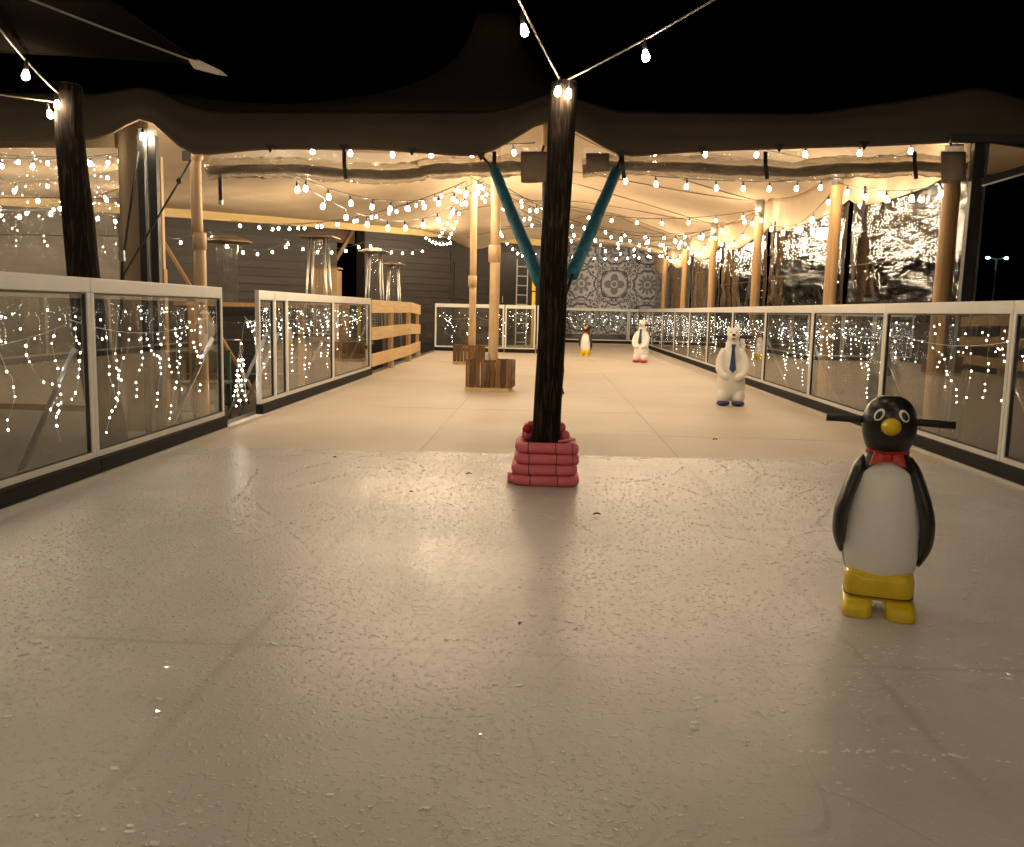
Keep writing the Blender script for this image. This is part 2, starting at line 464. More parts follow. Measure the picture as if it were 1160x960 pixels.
def sag_pts(a, b, sag, n):
    a = Vector(a); b = Vector(b)
    return [a.lerp(b, i / n) - Vector((0, 0, 4 * sag * (i / n) * (1 - i / n))) for i in range(n + 1)]


# ================================================================== THE SETTING
XL, XR = -2.95, 3.36           # inner faces of the two long barriers
YN, YS, YF = -3.0, 7.05, 32.6  # near end, edge of the wet ice, far end

g = MB().grid([[(x, y, -.16) for x in np.linspace(-220, 220, 12)] for y in np.linspace(-60, 380, 12)])
solo('ground', g, 'ground', kind='structure')
rb = MB().box((XL - .25, YN, -.155), (XR + .25, YF + .2, -.012))
rbo = solo('rink_platform', rb, 'rink_base', kind='structure')

rf = tag(link('rink_floor', None), kind='structure'); LOC[rf] = Vector((0, 0, 0))
xs = [XL - .08, -1.0, 1.1, XR + .08]
ys = [YS - .4] + list(np.arange(YS + 1.3, YF, 1.87)) + [YF + .1]
cache = {}
for i in range(3):
    for j in range(len(ys) - 1):
        w, l = xs[i + 1] - xs[i] - .0035, ys[j + 1] - ys[j] - .0035
        key = (round(w, 3), round(l, 3))
        if key not in cache:
            cache[key] = MB().box((-w / 2, -l / 2, -.010), (w / 2, l / 2, 0)).mesh('floor_panel', 'floor_panel')
        p = link('floor_panel', cache[key], rf)
        p.location = ((xs[i] + xs[i + 1]) / 2, (ys[j] + ys[j + 1]) / 2, random.uniform(-.0012, .0008))

# wet ice sheet, its far lip uneven
rows = []
nx = 160
for j in range(90):
    v = j / 89; row = []
    for i in range(nx + 1):
        x = XL - .08 + (XR - XL + .16) * i / nx
        ye = YS + .10 * (x / 3) + .05 * mn.noise((x * 1.7, 3.1, 0)) + .03 * mn.noise((x * 7, 1.1, 0)) + .02
        y = YN + (ye - YN) * v
        z = .005 + .0008 * mn.noise((x * .9, y * .9, 5)) - (.004 if v > .995 else 0)
        row.append((x, y, z))
    rows.append(row)
solo('ice_sheet', MB().grid(rows), 'ice', kind='structure', smooth=True)

# crumbs of ice scraped up by skates: too many to count
cr = MB(); rnd = random.Random(3)
def crumb(x, y, s):
    n = rnd.choice((4, 5, 5, 6)); a0 = rnd.uniform(0, 6.3); e = rnd.uniform(1, 1.9); ang = rnd.uniform(-.7, .7)
    ca, sa = math.cos(ang), math.sin(ang); vs = []; top = []
    wet = rnd.random() < .10; tx, ty = (rnd.gauss(0, .10), rnd.gauss(.085, .05)) if wet else (rnd.gauss(0, .06), rnd.gauss(-.02, .05)); h = s * (rnd.uniform(.12, .2) if wet else rnd.uniform(.06, .13))
    for k in range(n):
        a = a0 + 6.283 * k / n; r = s * rnd.uniform(.65, 1.15)
        px, py = r * math.cos(a) * e, r * math.sin(a)
        px, py = px * ca - py * sa, px * sa + py * ca
        vs.append((x + px, y + py, .0060)); qx, qy = px * .78, py * .78
        top.append((x + qx, y + qy, max(.0066, .0066 + h + qx * tx + qy * ty)))
    cr.add(vs + top, [tuple(range(n, 2 * n))] + [(k, (k + 1) % n, n + (k + 1) % n, n + k) for k in range(n)], 1 if wet else 0)
k = 0
while k < 8500:
    x = rnd.uniform(XL + .05, XR - .05); y = 1.5 + 5.5 * rnd.random() ** 1.5
    dn = mn.noise((x * .8, y * .8, 9)) + .6 * mn.noise((x * 2.6, y * 2.6, 4))
    if dn < rnd.uniform(-.25, .75): continue
    crumb(x, y, rnd.uniform(.0022, .0055) if rnd.random() < .95 else rnd.uniform(.006, .011)); k += 1
# ploughed trails
for tr in range(44):
    x, y = rnd.uniform(XL + .3, XR - .3), rnd.uniform(1.8, 6.9); a = rnd.uniform(-.5, .6) + (0 if rnd.random() < .5 else 1.4); bend = rnd.uniform(-.03, .03)
    for q in range(rnd.randint(14, 70)):
        a += rnd.uniform(-.08, .08) + bend; x += .022 * math.cos(a); y += .022 * math.sin(a)
        if rnd.random() < .65 and XL + .05 < x < XR - .05 and 1.3 < y < 7: crumb(x + rnd.uniform(-.008, .008), y + rnd.uniform(-.008, .008), rnd.uniform(.0025, .011))
for q in range(420):   # ridge pushed up along the edge of the wet ice
    x = rnd.uniform(XL + .1, XR - .1); crumb(x, YS + .10 * (x / 3) - abs(rnd.gauss(0, .12)), rnd.uniform(.003, .010))
solo('ice_crumbs', cr, ['ice_crumb', 'ice_wet'], kind='stuff', label='pale crumbs of scraped ice scattered over the wet rink', cat='ice crumbs')

# ================================================================== BARRIERS
PANEL = {}
HB = 1.30


def barrier_mesh(L, brace=True):
    key = (round(L, 2), brace)
    if key in PANEL: return PANEL[key]
    t = .022; st = .045
    d = {}
    d['top_rail'] = (MB().box((.002, -t, 1.205), (L - .002, t, HB)), 'white_frame')
    d['stile'] = (MB().box((.002, -t, .134), (st, t, 1.204)), 'white_frame')
    d['stile_'] = (MB().box((L - st, -t, .134), (L - .002, t, 1.204)), 'white_frame')
    d['bottom_rail'] = (MB().box((st + .001, -t, .134), (L - st - .001, t, .172)), 'white_frame')
    gk = MB(); a, b, z0, z1 = st + .0005, L - st - .0005, .173, 1.203
    for lo, hi in (((a, -.012, z0), (a + .012, .012, z1)), ((b - .012, -.012, z0), (b, .012, z1)),
                   ((a + .0125, -.012, z1 - .012), (b - .0125, .012, z1)), ((a + .0125, -.012, z0), (b - .0125, .012, z0 + .012))): gk.box(lo, hi)
    d['gasket'] = (gk, 'rubber')
    d['glass_pane'] = (MB().box((a + .008, -.003, z0 + .008), (b - .008, .003, z1 - .008)), 'glass')
    d['kickboard'] = (MB().box((.001, -.03, .032), (L - .001, .05, .132)), 'kick_black')
    d['base_strip'] = (MB().box((.001, -.03, -.005), (L - .001, .062, .03)), 'strip_grey')
    if brace:
        d['brace'] = (MB().bar((.12, -.03, .85), (.12, -.52, -.15), .03, .03), 'aluminium')
    PANEL[key] = {k: m.mesh(k.rstrip('_'), mt) for k, (m, mt) in d.items()}
    return PANEL[key]


def barrier(p0, p1, label, group, flip=False, brace=True):
    "panel from p0 to p1; local +y faces the ice"
    p0 = Vector(p0); p1 = Vector(p1)
    if flip: p0, p1 = p1, p0
    d = p1 - p0; L = d.length
    r = thing('barrier_panel', label, 'barrier', p0, group, math.atan2(d.y, d.x))
    for k, me in barrier_mesh(L, brace).items():
        o = link(k.rstrip('_'), me, r)
        if k in ('top_rail', 'stile', 'stile_', 'kickboard'):
            b = o.modifiers.new('bevel', 'BEVEL'); b.width = .004; b.segments = 2
    return r, L


def icicles(r, L, seed, label, n_drop, y=-.14, ztop=1.02, dense=1.0, group='icicle light curtains behind the barriers'):
    rg = random.Random(seed)
    o = thing('icicle_lights', label, 'fairy lights', r.location, group, r.rotation_euler.z)
    cab = MB(); led = MB()
    main = sag_pts((.03, y, ztop + rg.uniform(-.03, .05)), (L - .03, y, ztop + rg.uniform(-.03, .05)), rg.uniform(.06, .14), 14)
    cab.tube(main, .0028, 4)
    def oct(p, s):
        led.add([(p.x + s, p.y, p.z), (p.x - s, p.y, p.z), (p.x, p.y + s, p.z), (p.x, p.y - s, p.z), (p.x, p.y, p.z + s * 1.2), (p.x, p.y, p.z - s * 1.2)],
                [(0, 2, 4), (2, 1, 4), (1, 3, 4), (3, 0, 4), (2, 0, 5), (1, 2, 5), (3, 1, 5), (0, 3, 5)])
    for k in range(n_drop):
        u = (k + rg.uniform(.2, .8)) / n_drop
        i = min(13, int(u * 14)); p = main[i].lerp(main[i + 1], u * 14 - i).copy()
        pts = [p.copy()]; ln = rg.choice((.22, .35, .5, .62, .75)) * rg.uniform(.8, 1.1); s = 0; a = rg.uniform(-.3, .3)
        yy = rg.uniform(-.05, .05)
        while s < ln:
            a = a * .7 + rg.uniform(-.65, .65)
            p = p + Vector((.055 * math.sin(a), yy * .15, -.055 * math.cos(a))); s += .055
            pts.append(p.copy())
            if rg.random() < .72 * dense: oct(p, rg.uniform(.0045, .0076))
        cab.tube(pts, .0016, 3)
    for k in range(int(L * 16 * dense)):     # short upper drops
        p = Vector((rg.uniform(.06, L - .06), y + rg.uniform(-.05, .03), ztop - rg.uniform(-.10, .16))); oct(p, rg.uniform(.0040, .0065))
    part('cable', cab, 'cable_white', o, local=True)
    l = part('leds', led, 'led_glow', o, local=True); l['kind'] = 'stuff'
    return o


ORD = ['first', 'second', 'third', 'fourth', 'fifth', 'sixth', 'seventh', 'eighth', 'ninth', 'tenth', 'eleventh', 'twelfth', 'thirteenth']
redge = [1.7, 4.1, 6.5, 8.9, 11.3, 13.7, 16.1, 18.5, 20.9, 23.3, 25.7, 28.1, 30.4, YF]
names_r = [None, 'white framed glass barrier panel cut by the right edge of the photo',
           'white framed glass barrier panel right behind the big penguin']
for i in range(len(redge) - 1):
    if i == 0: lab = 'white framed glass barrier panel nearest the camera on the right side'
    elif i < 3: lab = names_r[i]
    else: lab = '%s white framed glass panel beyond the big penguin along the right barrier' % ORD[i - 3]
    r, L = barrier((XR, redge[i], 0), (XR, redge[i + 1], 0), lab, 'glass barrier panels along the right side')
    if i: icicles(r, L, 40 + i, ('icicle fairy lights behind ' + lab.replace('white framed ', '')), 9 if i < 5 else 8, dense=.8 if i < 3 else 1.0)
ledge = [(-1.5, .8), (.8, 3.2), (3.2, 5.62), (5.62, 7.95), (8.97, 9.5), (9.5, 9.95), (9.95, 12.15), (12.15, 14.75)]
labs = ['white framed glass barrier panel farthest behind the camera at left', 'white framed glass barrier panel beside the camera on the left',
        'white framed glass barrier panel cut by the left photo edge', 'white framed glass barrier panel between the dark left log and the gap',
        'narrow glass gate leaf just beyond the gap in the left barrier', 'narrower glass leaf hinged beyond the gate leaf on the left',
        'left glass barrier panel in front of the tall pyramid heater', 'left glass barrier panel butting against the wooden slat fence']
for i, (a, b) in enumerate(ledge):
    r, L = barrier((XL, a, 0), (XL, b, 0), labs[i], 'glass barrier panels along the left side', flip=True)
    if i >= 1: icicles(r, L, 70 + i, 'icicle fairy lights behind ' + labs[i].replace('white framed ', ''), {2: 9, 3: 13, 4: 4, 5: 3}.get(i, 10), dense=.85)
# threshold strip that carries the gap
thr = MB().box((XL - .02, 7.96, -.005), (XL + .062, 8.96, .03)); solo('gate_threshold', thr, 'strip_grey', 'pale threshold strip on the floor across the left barrier gap', 'threshold')
# dangling fairy lights in the gap
fr = thing('icicle_lights', 'fairy light bunch hanging by the brace in the left gap', 'fairy lights', (XL - .12, 8.6, 0), 'icicle light curtains behind the barriers')
cab = MB(); led = MB(); rg = random.Random(5)
for k in range(6):
    p = Vector((XL - .14, 8.86, .8)); pts = [p.copy()]
    for s in range(13):
        p = p + Vector((rg.uniform(-.02, .02), rg.uniform(-.03, .03), -.052)); pts.append(p.copy())
        if rg.random() < .42 and s > 2: led.ell(p, (.008, .008, .009), 5, 3)
    cab.tube(pts, .0018, 3)
part('cable', cab, 'cable_white', fr); part('leds', led, 'led_glow', fr)['kind'] = 'stuff'

# far barriers
fb = [((XL - .05, 23.9), (-1.95, 23.8), 'far glass barrier panel behind the rear crate at the left corner'),
      ((-1.93, 23.8), (-1.12, 23.75), 'narrow far glass barrier panel between the two blond tent poles'),
      ((-1.10, 23.75), (-.28, 23.7), 'far glass barrier panel in front of the ladder'),
      ((.55, YF + .05), (3.0, YF + .05), 'far glass barrier panel below the ornamental tiles behind the small penguin'),
      ((3.02, YF + .05), (3.42, YF + .05), 'narrow far corner glass panel behind the distant bear')]
for i, (a, b, lab) in enumerate(fb):
    r, L = barrier((*a, 0), (*b, 0), lab, 'glass barrier panels across the far end', flip=True, brace=False)
    icicles(r, L, 100 + i, 'icicle fairy lights behind ' + lab.replace('glass ', ''), max(3, int(L * 4.5)), dense=.8)
r, L = barrier((-.22, 23.75, 0), (-.22, YF, 0), 'long side return of the far barrier hidden behind the dark log', 'glass barrier panels across the far end', flip=True, brace=False)

# ------------------------------------------------------------------ wooden slat fence
fy = [14.85, 17.0, 19.2, 21.3]
fl = ['blond wooden slat fence bay joined to the left glass barrier', 'middle bay of the blond wooden slat fence', 'far bay of the blond wooden slat fence near the corner']
for i in range(3):
    a, b = fy[i], fy[i + 1]
    xa, xb = XL - (.0 if i < 2 else 0), XL - (.0 if i < 2 else .10)
    t_ = thing('slat_fence', fl[i], 'fence', (xa, a, 0), 'bays of the wooden slat fence')
    for z0, z1 in ((.15, .37), (.60, .82), (1.06, 1.28)):
        dz = -.05 if i == 2 else 0
        mb = MB(); h = z1 - z0
        vs = [(xa, a + .008, z0), (xa + .028, a + .008, z0), (xb + .028, b - .008, z0 + dz * (z0 > .2)), (xb, b - .008, z0 + dz * (z0 > .2))]
        mb.add(vs + [(x, y, z + h) for x, y, z in vs], [(0, 3, 2, 1), (4, 5, 6, 7), (0, 1, 5, 4), (1, 2, 6, 5), (2, 3, 7, 6), (3, 0, 4, 7)])
        part('plank', mb, 'plank_wood', t_, bevel=.004)
    part('post', MB().box((xa - .075, a + .03, -.15), (xa - .004, a + .10, 1.27)), 'pine_wood', t_, bevel=.004)
    part('post', MB().box((xb - .075, b - .10, -.15), (xb - .004, b - .03, 1.24)), 'pine_wood', t_, bevel=.004)
    part('foot_plate', MB().box((xb - .06, b - .09, .0), (xb + .035, b - .04, .14)), 'grey_pipe', t_)

# ================================================================== BUILDING
A = Vector((-12.6, 15.15, 0)); B = Vector((.62, 32.05, 0))
bd = (B - A).normalized(); bn = Vector((bd.y, -bd.x, 0))     # bn points to the rink
def wall_t(px):
    r = MW @ np.array([px - 580.0, 480.0 - 345.0, F]); r = Vector((r[0], r[1], 0))
    # A + t bd = s r
    den = bd.x * r.y - bd.y * r.x
    return (-A.x * r.y + A.y * r.x) / den
t0, t1 = wall_t(382), wall_t(413)
Lw = (B - A).length
bl = thing('clad_building', 'dark plank clad building along the left behind the patio heaters', 'building', A)
core = MB()
def wbox(mb, ta, tb, z0, z1, d0, d1):
    c = [A + bd * ta + bn * d0, A + bd * tb + bn * d0, A + bd * tb + bn * d1, A + bd * ta + bn * d1]
    mb.add([(p.x, p.y, z0) for p in c] + [(p.x, p.y, z1) for p in c], [(0, 1, 2, 3)[::-1], (4, 5, 6, 7), (0, 1, 5, 4), (1, 2, 6, 5), (2, 3, 7, 6), (3, 0, 4, 7)])
    return mb
wbox(core, -1, t0, -.16, 3.9, -.35, -.03); wbox(core, t1, Lw, -.16, 3.9, -.35, -.03); wbox(core, t0 - .1, t1 + .1, -.16, 3.9, -2.4, -2.2)
part('wall', core, 'door_dark', bl)
segs = [(-1, 4.3), (4.31, t0), (t1, 15.6), (15.61, 18.2), (18.21, Lw)]
for (ta, tb) in segs:
    z = -.12
    while z < 3.75:
        part('plank', wbox(MB(), ta + .004, tb - .004, z, z + .186, -.03, 0.0 + random.uniform(-.003, .003)), 'clad_dark', bl)
        z += .2
part('fascia_beam', MB().bar(A + bn * .06 + Vector((0, 0, 3.02)), A + bd * t0 * .995 + bn * .06 + Vector((0, 0, 3.33)), .08, .22), 'beam_wood', bl, bevel=.006)
part('fascia_beam', MB().bar(A + bd * (t0 * .996) + bn * .06 + Vector((0, 0, 3.33)), B + bn * .06 + Vector((0, 0, 3.52)), .08, .22), 'beam_wood', bl, bevel=.006)
bp = A + bd * ((t0 + t1) / 2)
part('brace', MB().bar(A + bd * (t0 + .1) - bn * .35 + Vector((0, 0, 2.25)), A + bd * (t1 - .1) - bn * .35 + Vector((0, 0, 3.3)), .07, .10), 'crate_wood', bl)
wbx = MB(); wbox(wbx, t0 + .05, t1 - .05, 2.9, 3.25, -.4, -.36); part('header_board', wbx, 'crate_wood', bl)
dr = part('door', wbox(MB(), wall_t(561), wall_t(584), -.1, 3.0, .004, .035), 'door_dark', bl, bevel=.004)
hd = A + bd * wall_t(567) + bn * .08
part('door_handle', MB().tube([hd + Vector((0, 0, 1.4)), hd + Vector((0, 0, 1.62))], .015, 8), 'aluminium', dr)
part('window_frame', wbox(MB(), wall_t(514), wall_t(516), .0, 2.6, .004, .03), 'clad_dark', bl)
# ladder against the wall
la = W(583.5, 395, 29.2); lb = W(595.5, 395, 29.4)
ld = thing('ladder', 'grey ladder leaning on the dark wall beside the yellow post', 'ladder', (la.x, la.y, -.16))
lean = Vector((.0, .35, 0))
for p in (la, lb):
    b0 = Vector((p.x, p.y, -.16)); part('rail', MB().bar(b0, b0 + lean + Vector((0, 0, 3.0)), .035, .05), 'grey_pipe', ld)
for k in range(9):
    z = .12 + k * .31; o_ = lean * ((z + .16) / 3.0)
    part('rung', MB().tube([Vector((la.x, la.y, z)) + o_, Vector((lb.x, lb.y, z)) + o_], .018, 8), 'grey_pipe', ld)
# yellow post
yp = W(603, 395, 26.0)
ypo = thing('yellow_post', 'bright yellow padded post standing behind the far barrier beside the ladder', 'post', (yp.x, yp.y, -.16))
part('sleeve', MB().tube([(yp.x, yp.y, -.16), (yp.x, yp.y, 1.2), (yp.x, yp.y, 2.35)], .055, 14), 'yellow_post', ypo, smooth=True)
part('cap', MB().lathe([(.058, 0), (.060, .03), (.04, .06), (.01, .07)], 14, (yp.x, yp.y, 2.35)), 'yellow_post', ypo, smooth=True)
part('band', MB().tube([(yp.x, yp.y, 1.7), (yp.x, yp.y, 1.74)], .058, 14), 'black_paint', ypo)
# tiled end wall
tw = thing('tiled_wall', 'end wall of grey ornamental printed tiles above the far barrier', 'wall', (.62, YF + .75, 0))
part('backing', MB().box((.55, YF + .76, -.16), (4.5, YF + .95, 4.2)), 'door_dark', tw)
part('skirting', MB().box((.56, YF + .70, -.1), (4.45, YF + .755, .33)), 'door_dark', tw)
S = 1.22
tm = {}
for n in ('tile_star', 'tile_cross', 'tile_flower'):
    me = MB().box((-.497, -.012, -.497), (.497, .012, .497)).mesh('tile', n); tm[n] = me
pat = [['tile_flower', 'tile_star', 'tile_cross'], ['tile_star', 'tile_cross', 'tile_flower'], ['tile_star', 'tile_flower', 'tile_cross']]
for c in range(3):
    for rr in range(3):
        o = link('tile', tm[pat[rr][c]], tw); o.scale = (S, 1, S * 1.02)
        o.location = (.66 + S / 2 + c * (S + .004) - .62, -.012, .335 + S * .51 + rr * (S * 1.02 + .004))

# ================================================================== STRETCH TENT
def frange(a, b, n): return [a + (b - a) * i / (n - 1) for i in range(n)]


def interp(x, pts):
    return float(np.interp(x, [p[0] for p in pts], [p[1] for p in pts]))
hem_px = [(-300, 168), (0, 160), (100, 158), (133, 150), (162, 126), (185, 150), (215, 176), (300, 168), (420, 168), (545, 177), (580, 158), (620, 133), (655, 148), (703, 177), (800, 170), (1000, 164), (1080, 160), (1120, 160), (1300, 190)]
top_px = [(-300, 112), (0, 106), (110, 108), (167, 97), (215, 122), (250, 128), (560, 128), (600, 116), (622, 104), (655, 113), (700, 128), (920, 130), (1040, 113), (1112, 99), (1160, 114), (1300, 150)]
YH, YT = 8.15, 8.45
def row_from(px, Y):
    pts = [W(a, b, Y) for a, b in px]
    return [(p.x, p.z) for p in pts]
hemW = row_from(hem_px, YH); topW = row_from(top_px, YT)
def smooth_interp(x, pts, w=.12):
    return sum(interp(x + d * w, pts) for d in (-1, -.5, 0, .5, 1)) / 5
X0, X1, NX, NY = -12.0, 3.92, 130, 90
gx = np.linspace(X0, X1, NX)
def yback(x): return min(YF + .7, A.y + (x - A.x) * bd.y / bd.x + .0) if x < B.x else YF + .72
gy = np.array([[YT + v * (yback(x) - .03 - YT) for v in np.linspace(0, 1, NY)] for x in gx])
hz = np.zeros((NX, NY))
front = np.array([smooth_interp(x, topW) for x in gx])
back = np.array([3.13 + (min(x, B.x) - A.x) / (B.x - A.x) * .50 for x in gx])
back = back - .46 * np.exp(-((gx + 2.3) / .8) ** 2) - .12 * np.exp(-((gx - 2.5) / 1.2) ** 2)
post_y = [8.55, 11.95, 16.2, 20.5, 24.6, 28.7, 32.9]
def edge_h(y):
    for a, b in zip(post_y[:-1], post_y[1:]):
        if a <= y <= b:
            u = (y - a) / (b - a); ha = 3.25 if a > 9 else 3.2; return ha - .20 * 4 * u * (1 - u)
    return 3.2
right = np.array([edge_h(y) for y in gy[-1]]); right[0] = front[-1]; right[1] = (front[-1] + right[1]) / 2
left = np.linspace(front[0], back[0], NY)
for i in range(NX):
    hz[i] = np.linspace(front[i], back[i], NY)
fix = np.zeros((NX, NY), bool); val = hz.copy()
fix[:, 0] = True; val[:, 0] = front
fix[:, -1] = True; val[:, -1] = back
fix[-1, :] = True; val[-1, :] = right
fix[0, :] = True; val[0, :] = left
gxx = np.repeat(gx[:, None], NY, 1)
for (x, y, h, r) in ((-.77, 12.48, 5.12, .32), (-1.63, 18.68, 4.35, .35), (-6.2, 13.0, 4.0, .4), (-4.2, 10.5, 3.55, .3), (1.6, 25.5, 4.1, .3)):
    d = np.hypot(gxx - x, gy - y); msk = d < r
    if not msk.any(): msk = d == d.min()
    fix |= msk; val[msk] = h - d[msk] * .25
hz = np.where(fix, val, hz)
for it in range(2600):
    n = hz.copy()
    n[1:-1, 1:-1] = .25 * (hz[2:, 1:-1] + hz[:-2, 1:-1] + hz[1:-1, 2:] + hz[1:-1, :-2])
    hz = np.where(fix, val, n)
def canopy_z(x, y):
    u = (x - X0) / (X1 - X0) * (NX - 1); i = int(max(0, min(NX - 2, u))); fu = min(1, max(0, u - i))
    def at(ii):
        return float(np.interp(y, gy[ii], hz[ii]))
    return at(i) * (1 - fu) + at(i + 1) * fu

tent = thing('stretch_tent', 'tan stretch tent canopy hung over the far half of the rink', 'tent', (0, YH, 0))
def wrk(x, y): return .018 * mn.noise((x * .9, y * .9, 2))
rows = [[(gx[i], gy[i][j], hz[i][j] + (wrk(gx[i], gy[i][j]) if 0 < j < NY - 1 else 0)) for i in range(NX)] for j in range(NY)]
part('canopy', MB().grid(rows), 'fabric', tent, smooth=True)
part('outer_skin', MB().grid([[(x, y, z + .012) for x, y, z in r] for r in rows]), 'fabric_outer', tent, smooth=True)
gxl = list(gx) + list(np.linspace(X1 + .12, X1 + 2.7, 22))
rows = []
NB = 12
for k in range(NB + 1):
    u = k / NB; row = []
    for x in gxl:
        h0 = smooth_interp(x, hemW); h1 = smooth_interp(x, topW); e = math.sin(math.pi * u)
        crease = .016 * mn.noise((x * .8, u * 3.5, 1)) + .012 * mn.noise((x * 3.0 - u * 2, u * 1.5, 8))
        row.append((x, YH + (YT - YH) * u - .06 * e + crease * (.3 + e), h0 + (h1 - h0) * u + .012 * (k == NB) + .015 * mn.noise((x * 1.4, u * 1.2, 7)) * e))
    rows.append(row)
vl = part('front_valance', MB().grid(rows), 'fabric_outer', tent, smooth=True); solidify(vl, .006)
hm = MB().tube([(x, YH + .002, smooth_interp(x, hemW) - .004) for x in gxl], .011, 6); part('hem', hm, 'fabric_brown', tent, smooth=True)
# right front corner of the canopy, pulled out past the posts
rows = []
for k in range(13):
    u = k / 12; x = X1 + u * 2.7; ht = smooth_interp(x, topW)
    rows.append([(x, YT + .06 + v * 3.4 * (1 - u * .9), ht - .12 + v * ((edge_h(11.0) - .1) - ht)) for v in frange(0, 1, 8)])
cf = part('corner_flap', MB().grid(rows), 'fabric', tent, smooth=True); solidify(cf, .006)
# seams under the canopy
for y in post_y[1:6]:
    for dx, dy in ((-6.2, 2.4), (-5.0, -2.6)):
        pts = []
        for k in range(25):
            u = k / 24; x = 3.75 + dx * u; yy = y + dy * u
            if yy < YT + .3 or yy > yback(x) - .3: break
            pts.append((x, yy, canopy_z(x, yy) - .012))
        if len(pts) > 3: part('seam', MB().tube(pts, .009, 5), 'fabric_brown', tent)
# side skirt
rows = []
ysk = np.linspace(YT + .2, YF + .4, 110)
for k in range(7):
    u = k / 6
    rows.append([(X1 - .0 + .03 * mn.noise((y * 1.4, u * 2, 3)) * u, y, edge_h(y) - u * (.52 + .03 * math.sin(y * 1.7))) for y in ysk])
sk = part('side_skirt', MB().grid(rows), 'fabric', tent, smooth=True); solidify(sk, .005)
# tabs on the hem
for px in (307, 390, 467, 545, 703, 795, 882, 978, 1076):
    p = W(px, interp(px, hem_px), YH - .02)
    part('tab', MB().add([(p.x - .045, p.y - .02, p.z + .03), (p.x + .045, p.y - .02, p.z + .03), (p.x, p.y - .02, p.z - .05),
                          (p.x - .045, p.y - .03, p.z + .03), (p.x + .045, p.y - .03, p.z + .03), (p.x, p.y - .03, p.z - .05)],
                         [(0, 1, 2), (5, 4, 3), (0, 3, 4, 1), (1, 4, 5, 2), (2, 5, 3, 0)]), 'black_paint', tent)

# rolled up clear windows under the hem
def roll(pxa, pxb, label, straps, ends):
    a = W(pxa, 187, YH + .05); b = W(pxb, 187, YH + .05)
    t_ = thing('rolled_window', label, 'rolled window', (a.x, a.y, a.z), 'rolled clear windows under the tent hem')
    n = 150; pts = []
    for k in range(n + 1):
        u = k / n; x = a.x + (b.x - a.x) * u; px = pxa + (pxb - pxa) * u
        z = W(px, 190 - 3 * math.sin(u * 9) + (3 if px < 480 else 0), YH + .05).z
        pts.append((x, YH + .06, z + .012 * mn.noise((x * 2.5, 0, 4))))
    def jit(i, th, p): return .88 + .55 * abs(mn.noise((p.x * 2.2, math.cos(th + p.x * 2.4) * 1.7, math.sin(th + p.x * 2.4) * 1.7))) + .22 * mn.noise((p.x * 9, math.cos(th) * 3, math.sin(th) * 3))
    part('plastic_roll', MB().tube(pts, .086, 22, jit=jit), 'pvc_roll', t_, smooth=True)
    part('inner_layer', MB().tube([(x, y + .01, z - .01) for x, y, z in pts], .042, 18, jit=jit), 'roll_inner', t_, smooth=True)
    # loose clear strip up to the hem
    rows = []
    for k in range(5):
        rows.append([(x, y + .02 + .015 * mn.noise((x * 4, k * .7, 1)), z + .05 + k / 4 * .13) for x, y, z in pts])
    part('clear_strip', MB().grid(rows), 'pvc_haze', t_, smooth=True)
    for px in straps:
        p = W(px, 172, YH - .02); q = W(px + 2, 203, YH - .06)
        mbs = MB().bar(p, W(px, 186, YH - .075), .035, .006, (0, 1, 0)); mbs.bar(W(px, 186, YH - .075), q, .035, .006, (0, 1, 0))
        part('strap', mbs, 'black_paint', t_)
    for px0, px1 in ends:
        yt, yb = (172, 207) if px0 < 640 or px0 > 1000 else (174, 193)
        pn = part('canvas_end', MB().grid([[W(px0 + (px1 - px0) * a / 6, yt + (yb - yt) * b / 6 + math.sin(a * .9) * .6 * b / 6, YH - .07 - .05 * math.sin(b / 6 * math.pi) + .012 * math.sin(a * 1.3)) for a in range(7)] for b in range(7)]), 'canvas_end', t_, smooth=True); solidify(pn, .006)
roll(236, 622, 'rolled clear plastic window strapped under the left half of the hem', (390, 560), ((590, 626),))
roll(660, 1092, 'rolled clear plastic window strapped under the right half of the hem', (705, 867, 1036), ((664, 690), (1066, 1094)))
stp = MB().bar(W(249, 190, 8.2), W(250, 228, 8.2), .035, .008, (0, 1, 0)); so = thing('hanging_strap', 'loose black strap with buckle dangling beside the left blond pole', 'strap', W(249, 190, 8.2))
part('webbing', stp, 'black_paint', so); part('buckle', MB().box(W(248, 232, 8.2), W(252, 227, 8.19)), 'aluminium', so)

# ------------------------------------------------------------------ clear side walls
def sheet(label, p0, p1, z0, z1, seed, group, dirn, mat='pvc'):
    p0 = Vector(p0); p1 = Vector(p1)
    t_ = thing('clear_wall', label, 'tent window', (p0.x, p0.y, z0), group)
    nrm = Vector((-(p1 - p0).y, (p1 - p0).x, 0)).normalized(); rows = []
    L = (p1 - p0).length; nu = int(L * 22); nv = 40
    for j in range(nv + 1):
        v = j / nv; row = []
        for i in range(nu + 1):
            u = i / nu; q = p0.lerp(p1, u); z = z0 + (z1 - z0) * v
            s = u * L
            d = .022 * mn.noise((s * 1.3 + seed, z * 1.1, 1)) + .013 * mn.noise((s * 2.2 + z * 3.1 * dirn, z * 5.5 - s * 1.5 * dirn, seed)) + .005 * mn.noise((s * 9, z * 14, seed))
            q = q + nrm * d; row.append((q.x, q.y, z))
        rows.append(row)
    part('plastic_sheet', MB().grid(rows), mat, t_, smooth=True)
    part('bottom_hem', MB().bar((p0.x, p0.y, z0), (p1.x, p1.y, z0), .012, .06), 'fabric_brown', t_)
    for zz in ((z0 + (z1 - z0) * .80), (z0 + (z1 - z0) * .66)):
        part('fold_line', MB().tube([(p0.x - .02 * (dirn > 0), p0.y, zz), (p1.x - .02 * (dirn > 0), p1.y, zz + .02)], .004, 4), 'fabric_brown', t_)
    return t_
